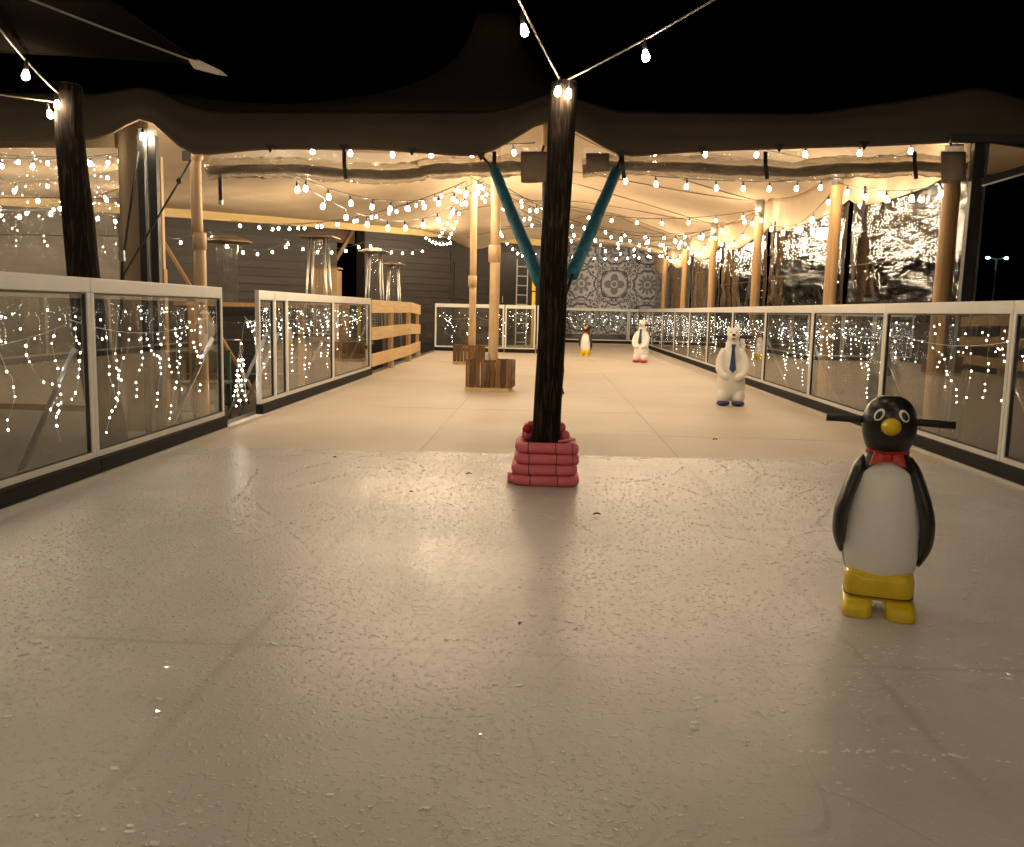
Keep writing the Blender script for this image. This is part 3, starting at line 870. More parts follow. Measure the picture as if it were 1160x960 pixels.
wl = ['nearest crinkled clear tent window on the right beside the front post', 'second clear tent window from the front on the right side', 'third clear tent window from the front on the right side',
      'fourth clear tent window from the front on the right side', 'fifth clear tent window from the front on the right side', 'last clear tent window on the right next to the tiles']
for i in range(6):
    sheet(wl[i], (3.94, post_y[i] + .1, 0), (3.94, post_y[i + 1] - .06, 0), -.1, 2.78, i * 7.3, 'clear windows along the right side of the tent', 1)
sheet('wide crinkled clear tent window behind the dark left log', (W(-160, 250, 8.5).x, 8.5, 0), (W(133, 250, 8.5).x, 8.5, 0), .1, W(60, 165, 8.5).z, 91.0, 'clear windows at the left front', -1, 'pvc_haze')
class _At:      # a hanging place just inside the left window
    location = Vector((W(-150, 250, 8.9).x, 8.9, 0)); rotation_euler = Vector((0, 0, 0))
for zt, sd, lab in ((2.62, 301, 'upper icicle fairy lights glowing behind the left clear window'), (2.12, 302, 'lower icicle fairy lights glowing behind the left clear window')):
    icicles(_At, 2.75, sd, lab, 11, y=.0, ztop=zt, dense=.6, group='icicle lights behind the left clear window')
# canvas strip between the window and the frame
cw = thing('canvas_flap', 'brown canvas wall flap between left window and black frame posts', 'canvas flap', (W(133, 300, 8.45).x, 8.45, 0))
rows = []
for j in range(14):
    v = j / 13; row = []
    for i in range(10):
        u = i / 9; px = 132.5 + u * 36; p = W(px, 140, 8.42); zt = W(px, interp(px, hem_px) - 2, 8.42).z
        row.append((p.x, 8.42 + .02 * math.sin(u * 6) * v, -.1 + (zt + .1) * v))
    rows.append(row)
o = part('canvas', MB().grid(rows), 'fabric', cw, smooth=True); solidify(o, .005)
o = part('header', MB().grid([[(W(px, 150, 8.42).x, 8.46, W(px, yy, 8.42).z) for px in (-200, -100, 0, 60, 132)] for yy in (167, 158, 148)]), 'fabric', cw); solidify(o, .005)

# ------------------------------------------------------------------ tent posts on the right
pl = ['round pine tent post at the right front corner', 'second round pine tent post from the front on the right', 'third round pine tent post from the front on the right',
      'fourth round pine tent post from the front on the right', 'fifth round pine tent post from the front on the right', 'farthest round pine tent post on the right']
for i, y in enumerate(post_y[:6]):
    x = 3.74 if i else 3.72
    h = edge_h(y) - .02 if i else 2.72
    t_ = thing('tent_post', pl[i], 'tent post', (x, y, -.16), 'pine tent posts along the right')
    r = .085
    def jit(k, th, p): return 1 + .05 * mn.noise((p.z * 1.2, math.cos(th), math.sin(th) + y))
    part('log', MB().tube([(x + .012 * mn.noise((z, y, 0)), y, z) for z in np.linspace(-.16, h, 12)], [r * (1 - .12 * k / 11) for k in range(12)], 16, jit=jit), 'pine_wood', t_, smooth=True)
    part('metal_cap', MB().tube([(x, y, h - .32), (x, y, h + .03)], .082, 14), 'aluminium', t_, smooth=True)
    if i: part('side_timber', MB().box((x + .06, y + .40, -.16), (x + .14, y + .48, h - .2)), 'blond_wood', t_, bevel=.004)
    if i: part('lashing', MB().bar((x + .10, y - .75, 2.3), (x + .10, y - .75, 2.75), .03, .006), 'black_paint', t_)

# ------------------------------------------------------------------ blond poles in crates
def crate(name, label, c, w, d, h, rz, seed):
    rg = random.Random(seed)
    t_ = thing(name, label, 'crate', c, 'wooden crates on the ice', rz)
    n = 9; gaps = {3: .012, 5: .022}
    for sgn in (-1, 1):
        x = -w / 2
        for k in range(n):
            ww = w / n * rg.uniform(.9, 1.08)
            if x + ww > w / 2 - .01 or k == n - 1: ww = w / 2 - x
            gp = gaps.get(k, .008) if sgn < 0 else .01
            part('slat', MB().box((x + .002, sgn * d / 2 - .009, .055), (x + ww - gp, sgn * d / 2 + .009, h + rg.uniform(-.004, .004))), 'crate_wood', t_, local=True, bevel=.003)
            x += ww
            if x >= w / 2 - .005: break
    for sgn in (-1, 1):
        for k in range(4):
            z = .06 + k * (h - .06) / 4
            part('side_slat', MB().box((sgn * (w / 2 - .006) - .009, -d / 2 + .012, z), (sgn * (w / 2 - .006) + .009, d / 2 - .012, z + (h - .06) / 4 - .008)), 'crate_wood', t_, local=True, bevel=.003)
    part('base_board', MB().box((-w / 2 - .006, -d / 2 - .02, .0), (w / 2 - .03, d / 2 + .0, .05)), 'plank_wood', t_, local=True, bevel=.004)
    part('top_rim', MB().box((-w / 2 + .02, -d / 2 + .012, h - .035), (w / 2 - .02, -d / 2 + .04, h - .004)), 'crate_wood', t_, local=True)
    part('top_rim', MB().box((-w / 2 + .02, d / 2 - .04, h - .035), (w / 2 - .02, d / 2 - .012, h - .004)), 'crate_wood', t_, local=True)
    if seed == 1:
        part('cleat', MB().box((-.16, -d / 2 - .022, .13), (.05, -d / 2 - .0105, .135)), 'black_paint', t_, local=True)
    return t_
c1 = Vector((-.78, 12.72, 0)); c2 = Vector((-1.63, 18.95, 0))
crate('crate', 'dark slatted wooden crate round the foot of the nearer blond pole', c1, .66, .42, .45, -.10, 1)
crate('crate', 'reddish slatted wooden crate round the foot of the farther blond pole', c2, .68, .42, .40, .06, 2)
def blond_pole(c, topz, r, label, zs):
    t_ = thing('tent_pole', label, 'tent pole', (c[0], c[1], 0), 'blond tent poles')
    part('upper_pole', MB().tube([(c[0] + .01 * math.sin(z), c[1], z) for z in np.linspace(zs, topz, 8)], [r * .95] * 8, 16), 'blond_wood', t_, smooth=True)
    part('lower_pole', MB().tube([(c[0] + .01 * math.sin(z), c[1], z) for z in np.linspace(.052, zs, 6)], [r] * 6, 16), 'blond_wood', t_, smooth=True)
    part('sleeve', MB().tube([(c[0], c[1], zs - .12), (c[0], c[1], zs + .12)], r * 1.22, 16), 'blond_wood', t_, smooth=True)
    part('cap', MB().ell((c[0], c[1], topz), (r * 1.05, r * 1.05, r * .8), 14, 8), 'blond_wood', t_, smooth=True)
blond_pole((c1.x + .02, c1.y + .05), 5.02, .072, 'nearer blond wooden tent pole rising out of the dark crate', 1.95)
blond_pole((c2.x + .04, c2.y + .05), 4.25, .075, 'farther blond wooden tent pole rising out of the reddish crate', 1.75)
pc = thing('pipe_stub', 'short grey pipe stub beside pole foot in the dark crate', 'pipe', (c1.x - .05, c1.y - .02, .05))
part('pipe', MB().tube([(c1.x - .055, c1.y - .04, .05), (c1.x - .055, c1.y - .04, .52)], .028, 12), 'grey_pipe', pc, smooth=True)
part('collar', MB().tube([(c1.x - .055, c1.y - .04, .40), (c1.x - .055, c1.y - .04, .43)], .034, 12), 'grey_pipe', pc, smooth=True)
# left front blond pole
lp = W(224, 176, 8.45)
t_ = thing('tent_pole', 'pale blond tent pole with round top beside the left gap', 'tent pole', (lp.x, 8.45, -.16), 'blond tent poles')
part('upper_pole', MB().tube([(lp.x - .012 + .012 * math.sin(z * 2), 8.45, z) for z in np.linspace(1.8, lp.z - .02, 8)], .052, 16), 'blond_wood', t_, smooth=True)
part('lower_pole', MB().tube([(lp.x + .0, 8.45, z) for z in np.linspace(-.16, 1.8, 6)], .056, 16), 'blond_wood', t_, smooth=True)
part('sleeve', MB().tube([(lp.x, 8.45, 1.66), (lp.x, 8.45, 1.82)], .063, 16), 'blond_wood', t_, smooth=True)
part('cap', MB().ell((lp.x, 8.43, lp.z - .02), (.058, .058, .05), 14, 8), 'blond_wood', t_, smooth=True)
part('web_loop', MB().box((lp.x - .13, 8.40, lp.z - .06), (lp.x - .055, 8.42, lp.z + .03)), 'black_paint', t_)
# thin timber right of frame
q = W(180, 178, 9.2); t_ = thing('timber_post', 'thin pale timber behind the black frame posts at left', 'post', (q.x, 9.2, -.16))
part('upper_timber', MB().box((q.x - .03, 9.17, 1.5), (q.x + .03, 9.23, q.z)), 'blond_wood', t_, bevel=.004)
part('lower_timber', MB().box((q.x - .04, 9.16, -.16), (q.x + .04, 9.24, 1.5)), 'pine_wood', t_, bevel=.004)
# leaning stick
a_, b_ = W(186, 275, 11.2), W(222, 335, 11.0)
st = MB().bar(a_, a_ + (b_ - a_) * (a_.z + .1) / max(.05, a_.z - b_.z), .03, .04)
solo('wooden_prop', st, 'pine_wood', 'slanting wooden prop stick before the dark cladding at left', 'prop stick', loc=tuple(a_), bevel=.003)
# centre tent pole behind the dark log
q = W(618, 140, 8.35); t_ = thing('tent_pole', 'tent pole with pale top hidden behind the dark centre log', 'tent pole', (q.x, 8.35, 0), 'blond tent poles')
part('shaft', MB().tube([(q.x + .06, 8.35, .005), (q.x + .03, 8.35, q.z - .42)], .05, 12), 'black_paint', t_, smooth=True)
part('pale_top', MB().tube([(q.x + .03, 8.35, q.z - .42), (q.x + .02, 8.35, q.z + .02)], .05, 12), 'blond_wood', t_, smooth=True)
part('cord', MB().tube([W(616, 165, 8.2), W(611, 185, 8.2), W(612, 205, 8.2)], .012, 6), 'black_paint', t_)

# ------------------------------------------------------------------ black frame posts
def frame_post(px0, px1, y0, Y, label, tilt=0):
    a = W(px0, y0, Y); b = W(px1, y0, Y); w = b.x - a.x
    t_ = thing('frame_post', label, 'frame post', (a.x, Y, -.16), 'black tent frame posts')
    part('outer_channel', MB().bar((a.x + w * .18, Y, -.16), (a.x + w * .18, Y, a.z), w * .34, .07, (0, 1, 0)), 'black_paint', t_, bevel=.004)
    part('centre_strip', MB().bar((a.x + w * .47, Y - .02, -.16), (a.x + w * .47, Y - .02, a.z + .05), w * .18, .05, (0, 1, 0)), 'aluminium', t_, bevel=.003)
    part('inner_channel', MB().bar((a.x + w * .79, Y, -.16), (a.x + w * .79, Y, a.z), w * .40, .07, (0, 1, 0)), 'black_paint', t_, bevel=.004)
    part('bracket', MB().box((a.x + w * .1, Y - .03, a.z), (a.x + w * .9, Y + .03, a.z + .06)), 'aluminium', t_)
    return t_
frame_post(156, 178, 154, 8.25, 'black double frame post with silver strip left of the gap')
a = W(1106, 163, 8.0)
t_ = thing('frame_post', 'black frame post with beam and brace at the right front corner', 'frame post', (a.x, 8.0, -.16), 'black tent frame posts')
part('channel', MB().bar((a.x, 8.0, -.16), (a.x + .02, 8.0, a.z), .09, .07, (0, 1, 0)), 'black_paint', t_, bevel=.004)
part('edge_strip', MB().bar((a.x + .062, 7.98, -.16), (a.x + .082, 7.98, a.z), .022, .05, (0, 1, 0)), 'aluminium', t_)
part('beam', MB().bar(W(1076, 157, 7.95), W(1230, 158, 7.8), .06, .07), 'black_paint', t_, bevel=.004)
part('brace', MB().bar(W(1112, 206, 7.95), W(1215, 176, 7.8), .05, .06), 'black_paint', t_, bevel=.004)
part('brace_strip', MB().bar(W(1112, 211, 7.93), W(1215, 181, 7.78), .02, .015), 'aluminium', t_)
# guy straps at left
def line_thing(name, label, pts, r, mat, cat, extra=None):
    t_ = thing(name, label, cat, pts[0]); part('line', MB().tube(pts, r, 6), mat, t_, smooth=True)
    if extra: extra(t_)
    return t_
line_thing('ratchet_strap', 'black ratchet strap with metal buckle beside the canvas flap', [W(157, 172, 8.1), W(139, 298, 7.95), Vector((W(126, 330, 7.9).x, 7.9, -.15))], .013, 'black_paint', 'strap',
           lambda t_: part('buckle', MB().bar(W(138.5, 296, 7.92), W(137.5, 284, 7.92), .05, .03, (0, 1, 0)), 'aluminium', t_))
line_thing('guy_rope', 'thin black knotted guy rope slanting from the left blond pole', [W(216, 182, 8.3), W(204, 204, 8.22), W(140, 312, 7.9), Vector((W(120, 345, 7.8).x, 7.8, -.15))], .010, 'black_paint', 'rope',
           lambda t_: part('knot', MB().ell(W(203, 205, 8.22), (.028, .028, .03), 10, 6), 'black_paint', t_))

# ================================================================== DARK LOGS
def log(name, label, p0, p1, r0, r1, seed, bend=None):
    t_ = thing(name, label, 'log post', (p0[0], p0[1], p0[2]), 'dark log posts')
    p0 = Vector(p0); p1 = Vector(p1); n = 40; pts = []; rad = []
    for k in range(n + 1):
        u = k / n; p = p0.lerp(p1, u)
        if bend: p += Vector((bend(u), 0, 0))
        p += Vector((.012 * mn.noise((u * 4, seed, 0)), .012 * mn.noise((u * 4, seed, 5)), 0))
        pts.append(p); rad.append((r0 + (r1 - r0) * u) * (1 + .05 * mn.noise((u * 5, seed, 9))))
    def jit(i, th, p): return 1 + .07 * mn.noise((math.cos(th) * 2.2, math.sin(th) * 2.2, p.z * .7 + seed)) - .05 * max(0, mn.noise((th * 5.5, p.z * .8, seed)) * 2)
    part('trunk', MB().tube(pts, rad, 40, jit=jit), 'dark_log', t_, smooth=True)
    part('cut_top', MB().tube([pts[-1] - Vector((0, 0, .004)), pts[-1] + Vector((0, 0, .006))], rad[-1] * .93, 24), 'crate_wood', t_)
    return t_
b0 = Vector((.03, 5.92, .005)); tt = W(640, 95, 5.9)
log('log_post', 'dark weathered log post in the middle of the rink above pink foam', b0, tt, .095, .088, 2.0, lambda u: -.015 + .03 * (u > .55) * (u - .55))
lt = W(77, 97, 6.5); lbm = W(104, 312, 6.5); ext = (lbm - lt) * ((lt.z + .16) / (lt.z - lbm.z))
log('log_post', 'dark cracked log post leaning at the left behind the glass', Vector((W(112, 312, 6.5).x + .08, 6.5, -.16)), lt, .135, .095, 8.0, lambda u: -.06 * math.sin(u * math.pi) + .0)

# pink foam bumper
fbp = thing('foam_bumper', 'stack of pink foam tubes strapped round the dark log foot', 'foam bumper', (.02, 5.92, 0))
rr = .036
def ring(hx, hy, z, c=.07, cx=.02, cy=5.92):
    pts = []
    for sx, sy, a0 in ((1, -1, -math.pi / 2), (1, 1, 0), (-1, 1, math.pi / 2), (-1, -1, math.pi)):
        for k in range(6):
            a = a0 + math.pi / 2 * k / 5
            pts.append((cx + sx * (hx - c) + c * math.cos(a), cy + sy * (hy - c) + c * math.sin(a), z))
    return pts
lay = [(.192, .185, .040, .02), (.184, .180, .112, .014), (.178, .176, .184, .022), (.172, .172, .256, .020)]
for i, (hx, hy, z, cx) in enumerate(lay):
    pts = ring(hx, hy, z, .06, cx)
    def jit(k, th, p): return 1 + .05 * mn.noise((p.x * 9, p.z * 9 + i, th))
    tb = part('foam_tube', MB().tube(pts, rr, 14, closed=True, jit=jit), 'pink_foam', fbp, smooth=True)
    for sx in (-.098, .082):
        x = cx + sx - .006 * i
        part('tape', MB().tube([(x - .003, 5.92 - hy, z), (x + .003, 5.92 - hy, z)], rr * 1.045, 14), 'black_paint', tb)
for (x0, x1, z, y) in ((.12, .235, .256, 5.92 - .172), (.13, .24, .184, 5.92 - .165), (-.2, -.12, .10, 5.92 - .12), (-.23, -.16, .04, 5.92 - .1)):
    part('foam_end', MB().tube([(x0, y, z), (x0 + (x1 - x0) * .8, y, z), (x1 - .008, y, z), (x1, y, z)], [rr * 1.02, rr * 1.0, rr * .9, rr * .5], 14), 'pink_foam', fbp, smooth=True)
    part('tape', MB().tube([(x0 + (x1 - x0) * .62, y, z), (x0 + (x1 - x0) * .66, y, z)], rr * 1.06, 14), 'black_paint', fbp)
part('foam_strip', MB().bar((.10, 5.80, .295), (.215, 5.80, .315), .05, .012), 'pink_foam', fbp, bevel=.004)
for z, x0, x1 in ((.305, -.10, .14), (.36, -.085, .11)):
    part('foam_tube', MB().tube([(x0, 5.99, z), (x0 - .015, 6.06, z), (x0 + .02, 6.10, z), (x1 - .02, 6.10, z), (x1 + .01, 6.06, z), (x1, 5.99, z)], rr, 12), 'pink_foam', fbp, smooth=True)
part('foam_plug', MB().tube([(-.115, 5.975, .345), (-.095, 6.03, .37)], .03, 12), 'red_foam', fbp, smooth=True)

# teal padded guy lines
def padded(label, top, pad0, pad1, foot, n):
    t_ = thing('padded_guy_line', label, 'guy line', foot, 'teal padded guy lines')
    part('rope', MB().tube([top, pad0.lerp(pad1, .02), pad1, foot], .013, 6), 'black_paint', t_, smooth=True)
    for k in range(n):
        a = pad0.lerp(pad1, k / n + .002); b = pad0.lerp(pad1, (k + 1) / n - .002); mid = a.lerp(b, .5); dlt = Vector((random.uniform(-.003, .003), 0, random.uniform(-.003, .003)))
        part('foam_sleeve', MB().tube([a, a.lerp(b, .08) + dlt, mid + dlt, a.lerp(b, .92) + dlt, b], [.044, .047, .047, .047, .044], 16), 'teal_foam', t_, smooth=True)
padded('teal foam wrapped guy line running left from the dark centre log', W(547, 178, 8.12), W(560, 194, 7.95), W(613, 322, 6.15), W(624, 350, 6.0), 6)
padded('teal foam wrapped guy line running right from the dark centre log', W(704, 177, 8.12), W(698, 194, 7.95), W(648, 312, 6.15), W(637, 345, 6.0), 6)
# dangling cord on the right of the log
line_thing('loose_cord', 'dark cord end dangling low behind the centre log', [W(637, 395, 6.1), W(638.5, 420, 6.1), W(636.5, 440, 6.1), W(639, 447, 6.1)], .005, 'blue_paint', 'cord',
           lambda t_: part('tail', MB().tube([W(637, 440, 6.1), W(636, 449, 6.1)], .008, 6), 'blue_paint', t_))

# ================================================================== SHADE SAIL top left
def sail():
    T = W(232, 74, 5.2); R1 = W(60, -45, 4.3); R2 = W(-420, -330, 3.4); L1 = W(-420, 80, 6.2)
    t_ = thing('shade_sail', 'dark brown shade sail with pale tip above the left log', 'shade sail', T)
    rows = []
    n = 20
    for i in range(n + 1):
        u = i / n
        e0 = T.lerp(L1, u) + Vector((0, 0, .10 * math.sin(math.pi * u)))
        e1 = (T.lerp(R1, u * 3) if u < 1 / 3 else R1.lerp(R2, (u - 1 / 3) * 1.5))
        rows.append([e0.lerp(e1, k / 12) + Vector((0, 0, -.10 * math.sin(math.pi * k / 12) * u)) for k in range(13)])
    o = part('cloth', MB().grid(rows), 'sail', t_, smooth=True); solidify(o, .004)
    part('edge_cord', MB().tube([W(212, 67, 5.1), W(120, 33, 4.75), W(35, 0, 4.4), W(-120, -62, 3.9)], .006, 6), 'cable_pale', t_)
    tip = W(256, 85, 5.25); a = W(208, 60, 5.12); b = W(219, 77, 5.16); m_ = W(250, 80, 5.2)
    mb = MB(); up = Vector((0, .03, 0))
    pts = [a, m_, tip, W(246, 84, 5.2), b]
    mb.add(pts + [p + up for p in pts], [(0, 1, 2, 3, 4), (9, 8, 7, 6, 5)] + [(k, k + 5, (k + 1) % 5 + 5, (k + 1) % 5) for k in range(5)])
    part('corner_tip', mb, 'silver_cloth', t_)
sail()

# ================================================================== FESTOON LIGHTS
bulb_me = MB().lathe([(.004, -.026), (.013, -.022), (.0205, -.011), (.0212, .001), (.016, .016), (.010, .033)], 9).mesh('bulb', 'bulb_glow', smooth=True)
sock_me = MB().lathe([(.0105, .032), (.0125, .036), (.0125, .066), (.008, .072), (.005, .092)], 10).mesh('socket', 'cable_black', smooth=True)


def festoon(label, a, b, sag, n, mat='cable_black', r=.0055, first=.5, seed=0, pts=None, group='festoon strings inside the tent'):
    rg = random.Random(hash(label) % 1000 + seed)
    P = pts or sag_pts(a, b, sag, 24)
    t_ = thing('festoon_string', label, 'string lights', P[0], group)
    part('cable', MB().tube(P, r, 6), mat, t_, smooth=True)
    seg = [(P[i + 1] - P[i]).length for i in range(len(P) - 1)]; tot = sum(seg)
    for k in range(n):
        s = tot * (k + first) / n + rg.uniform(-.04, .04) * tot / n; i = 0
        while i < len(seg) - 1 and s > seg[i]: s -= seg[i]; i += 1
        p = P[i].lerp(P[i + 1], min(1, max(0, s / seg[i])))
        o = link('bulb', bulb_me, t_); o.location = p - Vector((0, 0, .092)) - P[0]
        o.rotation_euler = (rg.uniform(-.2, .2), rg.uniform(-.2, .2), 0)
        so = link('socket', sock_me, o)
    return t_


import zlib
def hash(s): return zlib.crc32(s.encode())
hub = W(533, 201, 18.4); hub2 = W(556, 201, 13.0)
tops = {i: W(px, py, Y) for i, (px, py, Y) in {2: (950, 207, 11.85), 3: (858, 238, 16.1), 4: (808, 261, 20.4), 5: (778, 274, 24.5), 6: (755, 287, 28.6)}.items()}
FL = [
    ('upper festoon string from the blond poles to the third right post', hub, tops[3], .42, 12),
    ('lower festoon string from the blond poles to the third right post', hub2, tops[3] + Vector((0, .1, -.02)), .62, 10),
    ('upper festoon string from the blond poles to the fourth right post', hub, tops[4], .45, 12),
    ('lower festoon string from the blond poles to the fourth right post', hub + Vector((.1, .2, -.1)), tops[4] + Vector((0, .1, -.02)), .60, 11),
    ('upper festoon string from the blond poles to the fifth right post', hub, tops[5], .35, 11),
    ('lower festoon string from the blond poles to the fifth right post', hub + Vector((0, .2, -.15)), tops[5] + Vector((0, .1, -.03)), .50, 12),
    ('festoon string from the blond poles to the farthest right post', hub + Vector((0, .3, -.2)), tops[6], .4, 11),
    ('festoon string hanging across the top of the ornamental tiles', W(607, 284, 31.2), W(757, 287, 29.5), .14, 12),
    ('short festoon string dropping from blond poles toward the ladder', W(560, 205, 19), W(568, 262, 25), .25, 6),
    ('festoon swag beside the ladder left of the teal guy line', W(566, 259, 25), W(609, 284, 30), .35, 8),
    ('left of two festoon strands dropping from blond poles to the wall', W(524, 206, 19), W(497, 266, 25), .12, 8),
    ('right of two festoon strands dropping from blond poles to the wall', W(529, 207, 19), W(508, 268, 25.2), .12, 7),
    ('bunched festoon lights at the beam left of the blond poles', W(481, 265, 24.8), W(512, 271, 25.4), .12, 8),
    ('festoon swag along the cladding above the two far heaters', W(484, 280, 24.6), W(413, 272, 22.8), .16, 6),
    ('festoon swag along the cladding above the tall heater', W(413, 274, 22.8), W(318, 269, 20.6), .22, 6),
    ('festoon swag along the cladding above the round hood heater', W(330, 272, 20.8), W(231, 258, 18.5), .34, 6),
    ('festoon swag on the cladding left of the left blond pole', W(229, 258, 18.5), W(175, 262, 17), .18, 3),
    ('thick festoon string from the blond poles to the left beam', W(529, 205, 18), W(300, 255, 19.3), .24, 12),
    ('second festoon string running just beside the thick left one', W(527, 206, 17.7), W(262, 250, 18.6), .34, 12),
    ('festoon string from the blond poles to the left roll', hub2 + Vector((-.1, 0, .0)), W(331, 197, 8.7), .30, 11),
    ('festoon string sagging lowest from the blond poles to the left roll', hub2 + Vector((-.1, 0, -.05)), W(322, 194, 8.7), .52, 11),
    ('festoon swag between the front and second right posts', W(1085, 205, 8.6), tops[2], .10, 5),
    ('festoon swag between the second and third right posts', tops[2], tops[3], .42, 6),
    ('festoon swag between the third and fourth right posts', tops[3], tops[4], .40, 6),
    ('festoon swag between the fourth and fifth right posts', tops[4], tops[5], .35, 6),
    ('festoon swag between the fifth and farthest right posts', tops[5], tops[6], .3, 6),
    ('festoon string along the hem above the left rolled window', W(330, 160, 9.2), W(606, 162, 9.2), .04, 6),
    ('festoon string along the hem above the right rolled window', W(712, 163, 9.2), W(1062, 160, 9.2), .03, 6),
    ('festoon string running under the right rolled window', W(690, 194, 10.0), tops[2] + Vector((-.1, -.1, .02)), .06, 8),
    ('upper festoon string glowing through the left clear window', W(-150, 158, 12.0), W(170, 175, 13.5), .12, 9),
    ('middle festoon string glowing through the left clear window', W(-150, 195, 14.0), W(168, 185, 15.5), .25, 9),
    ('nearest festoon string glowing through the left clear window', W(-120, 168, 10.2), W(150, 172, 10.8), .10, 8),
    ('festoon string sagging deepest behind the left clear window', W(-140, 205, 11.5), W(165, 200, 12.5), .42, 9),
    ('steep festoon string crossing behind the left clear window', W(-60, 170, 11.0), W(140, 246, 15.0), .15, 8),
    ('lower festoon string glowing through the left clear window', W(-150, 228, 15.5), W(160, 205, 17.0), .35, 10),
]
for k, (lab, a, b, s, n) in enumerate(FL): festoon(lab, a, b, s, n, seed=k)
OG = 'festoon strings over the open ice'
la = W(66, 106, 6.42)
festoon('festoon string climbing toward the camera from the left log', la, Vector((-.6, -1.6, 3.7)), .42, 8, 'cable_pale', .0065, first=.06, group=OG)
festoon('festoon string leaving the left log toward the photo edge', W(62, 116, 6.42), Vector((-9.0, 4.2, 3.6)), .2, 6, 'cable_pale', .0065, first=.03, group=OG)
ca = W(634, 90, 5.8)
festoon('festoon string climbing left from the top of the centre log', ca, Vector((-1.2, -1.6, 3.5)), .2, 7, 'cable_pale', .006, first=.04, group=OG)
festoon('festoon string climbing right from the top of the centre log', W(644, 90, 5.8), Vector((3.3, -1.6, 3.4)), .26, 8, 'cable_pale', .006, first=.0, group=OG)
festoon('festoon string going on behind the camera at the right', Vector((3.3, -1.6, 3.4)), Vector((1.2, -8.0, 3.0)), .6, 16, 'cable_pale', .006, group=OG)  # unseen string, added with closely set bulbs to light the penguin's front
festoon('festoon string going on behind the camera at the left', Vector((-1.2, -1.6, 3.5)), Vector((-2.4, -8.0, 3.0)), .6, 16, 'cable_pale', .006, group=OG)  # also added out of view as front fill light
festoon('single festoon bulb on a short lead at the left frame post', W(157, 146, 8.1), W(163, 140, 8.15), .01, 1, seed=3)

# ================================================================== PATIO HEATERS
def pyramid_heater(label, c, h, w):
    t_ = thing('pyramid_heater', label, 'patio heater', c, 'pyramid patio heaters')
    bw = w * .5; tw_ = w * .24
    zb, zt = .78, h - .09
    bx = MB(); bx.add([(-bw, -bw, .04), (bw, -bw, .04), (bw, bw, .04), (-bw, bw, .04), (-bw * .86, -bw * .86, zb), (bw * .86, -bw * .86, zb), (bw * .86, bw * .86, zb), (-bw * .86, bw * .86, zb)],
                      [(0, 3, 2, 1), (4, 5, 6, 7), (0, 1, 5, 4), (1, 2, 6, 5), (2, 3, 7, 6), (3, 0, 4, 7)])
    part('base', bx, 'black_paint', t_, local=True, bevel=.008)
    part('control_knob', MB().tube([(0, -bw * .9, .62), (0, -bw * .9 - .03, .62)], .03, 12), 'steel', t_, local=True)
    for sx, sy in ((-1, -1), (1, -1), (1, 1), (-1, 1)):
        part('corner_post', MB().tube([(sx * bw * .84, sy * bw * .84, zb), (sx * tw_, sy * tw_, zt)], .017, 8), 'steel', t_, local=True, smooth=True)
    part('glass_tube', MB().tube([(0, 0, zb + .02), (0, 0, zt - .02)], .062, 20, cap=False), 'tube_glass', t_, local=True, smooth=True)
    part('tube_cap', MB().lathe([(.075, 0), (.08, .02), (.055, .05)], 16, (0, 0, zt - .05)), 'steel', t_, local=True)
    gr = MB()
    for k in range(12):
        z = zb + .04 + k * .05; q = bw * .84 + (tw_ - bw * .84) * (z - zb) / (zt - zb) - .006
        gr.tube([(-q, -q, z), (q, -q, z)], .003, 4)
    for k in range(9):
        u = -1 + 2 * k / 8; q0 = bw * .83; q1 = bw * .84 + (tw_ - bw * .84) * .55 / (zt - zb) - .006
        gr.tube([(u * q0, -q0, zb + .02), (u * q1, -q1, zb + .6)], .003, 4)
    part('grille', gr, 'steel', t_, local=True)
    hd = MB(); e = w * .62
    hd.add([(-e, -e, zt), (e, -e, zt), (e, e, zt), (-e, e, zt), (-e, -e, zt + .018), (e, -e, zt + .018), (e, e, zt + .018), (-e, e, zt + .018),
            (-e * .3, -e * .3, zt + .085), (e * .3, -e * .3, zt + .085), (e * .3, e * .3, zt + .085), (-e * .3, e * .3, zt + .085)],
           [(0, 3, 2, 1), (0, 1, 5, 4), (1, 2, 6, 5), (2, 3, 7, 6), (3, 0, 4, 7), (4, 5, 9, 8), (5, 6, 10, 9), (6, 7, 11, 10), (7, 4, 8, 11), (8, 9, 10, 11)])
    part('hood', hd, 'heater_hood', t_, local=True)
    return t_
def place_top(px, py, Y): p = W(px, py, Y); return (p.x, p.y, -.16), p.z + .16
for lab, px, py, Y, w in (('tall pyramid patio heater behind the left glass panels', 361, 263, 13.4, .44), ('nearer of the two pyramid heaters behind the wooden fence', 424.5, 281, 17.6, .44),
                          ('farther of the two pyramid heaters behind the wooden fence', 446, 296, 21.4, .42)):
    c, h = place_top(px, py, Y); c = (c[0], c[1], c[2]); pyramid_heater(lab, c, h, w)
c, h = place_top(257, 271, 11.6)
t_ = thing('mushroom_heater', 'round hood patio heater with clear tube beyond the gap', 'patio heater', c)
part('base', MB().lathe([(.26, .0), (.26, .04), (.2, .06), (.17, .75), (.12, .8)], 24), 'black_paint', t_, local=True, smooth=True)
part('glass_tube', MB().tube([(0, 0, .8), (0, 0, h - .06)], .15 * .9, 24, cap=False), 'tube_glass', t_, local=True, smooth=True)
part('inner_tube', MB().tube([(0, 0, .8), (0, 0, h - .06)], .055, 16, cap=False), 'tube_glass', t_, local=True, smooth=True)
part('burner', MB().lathe([(.13, 0), (.14, .05), (.08, .09)], 20, (0, 0, .8)), 'steel', t_, local=True, smooth=True)
part('hood', MB().lathe([(.325, -.035), (.33, -.025), (.24, .02), (.12, .045), (.02, .05)], 32, (0, 0, h - .01)), 'heater_hood', t_, local=True, smooth=True)
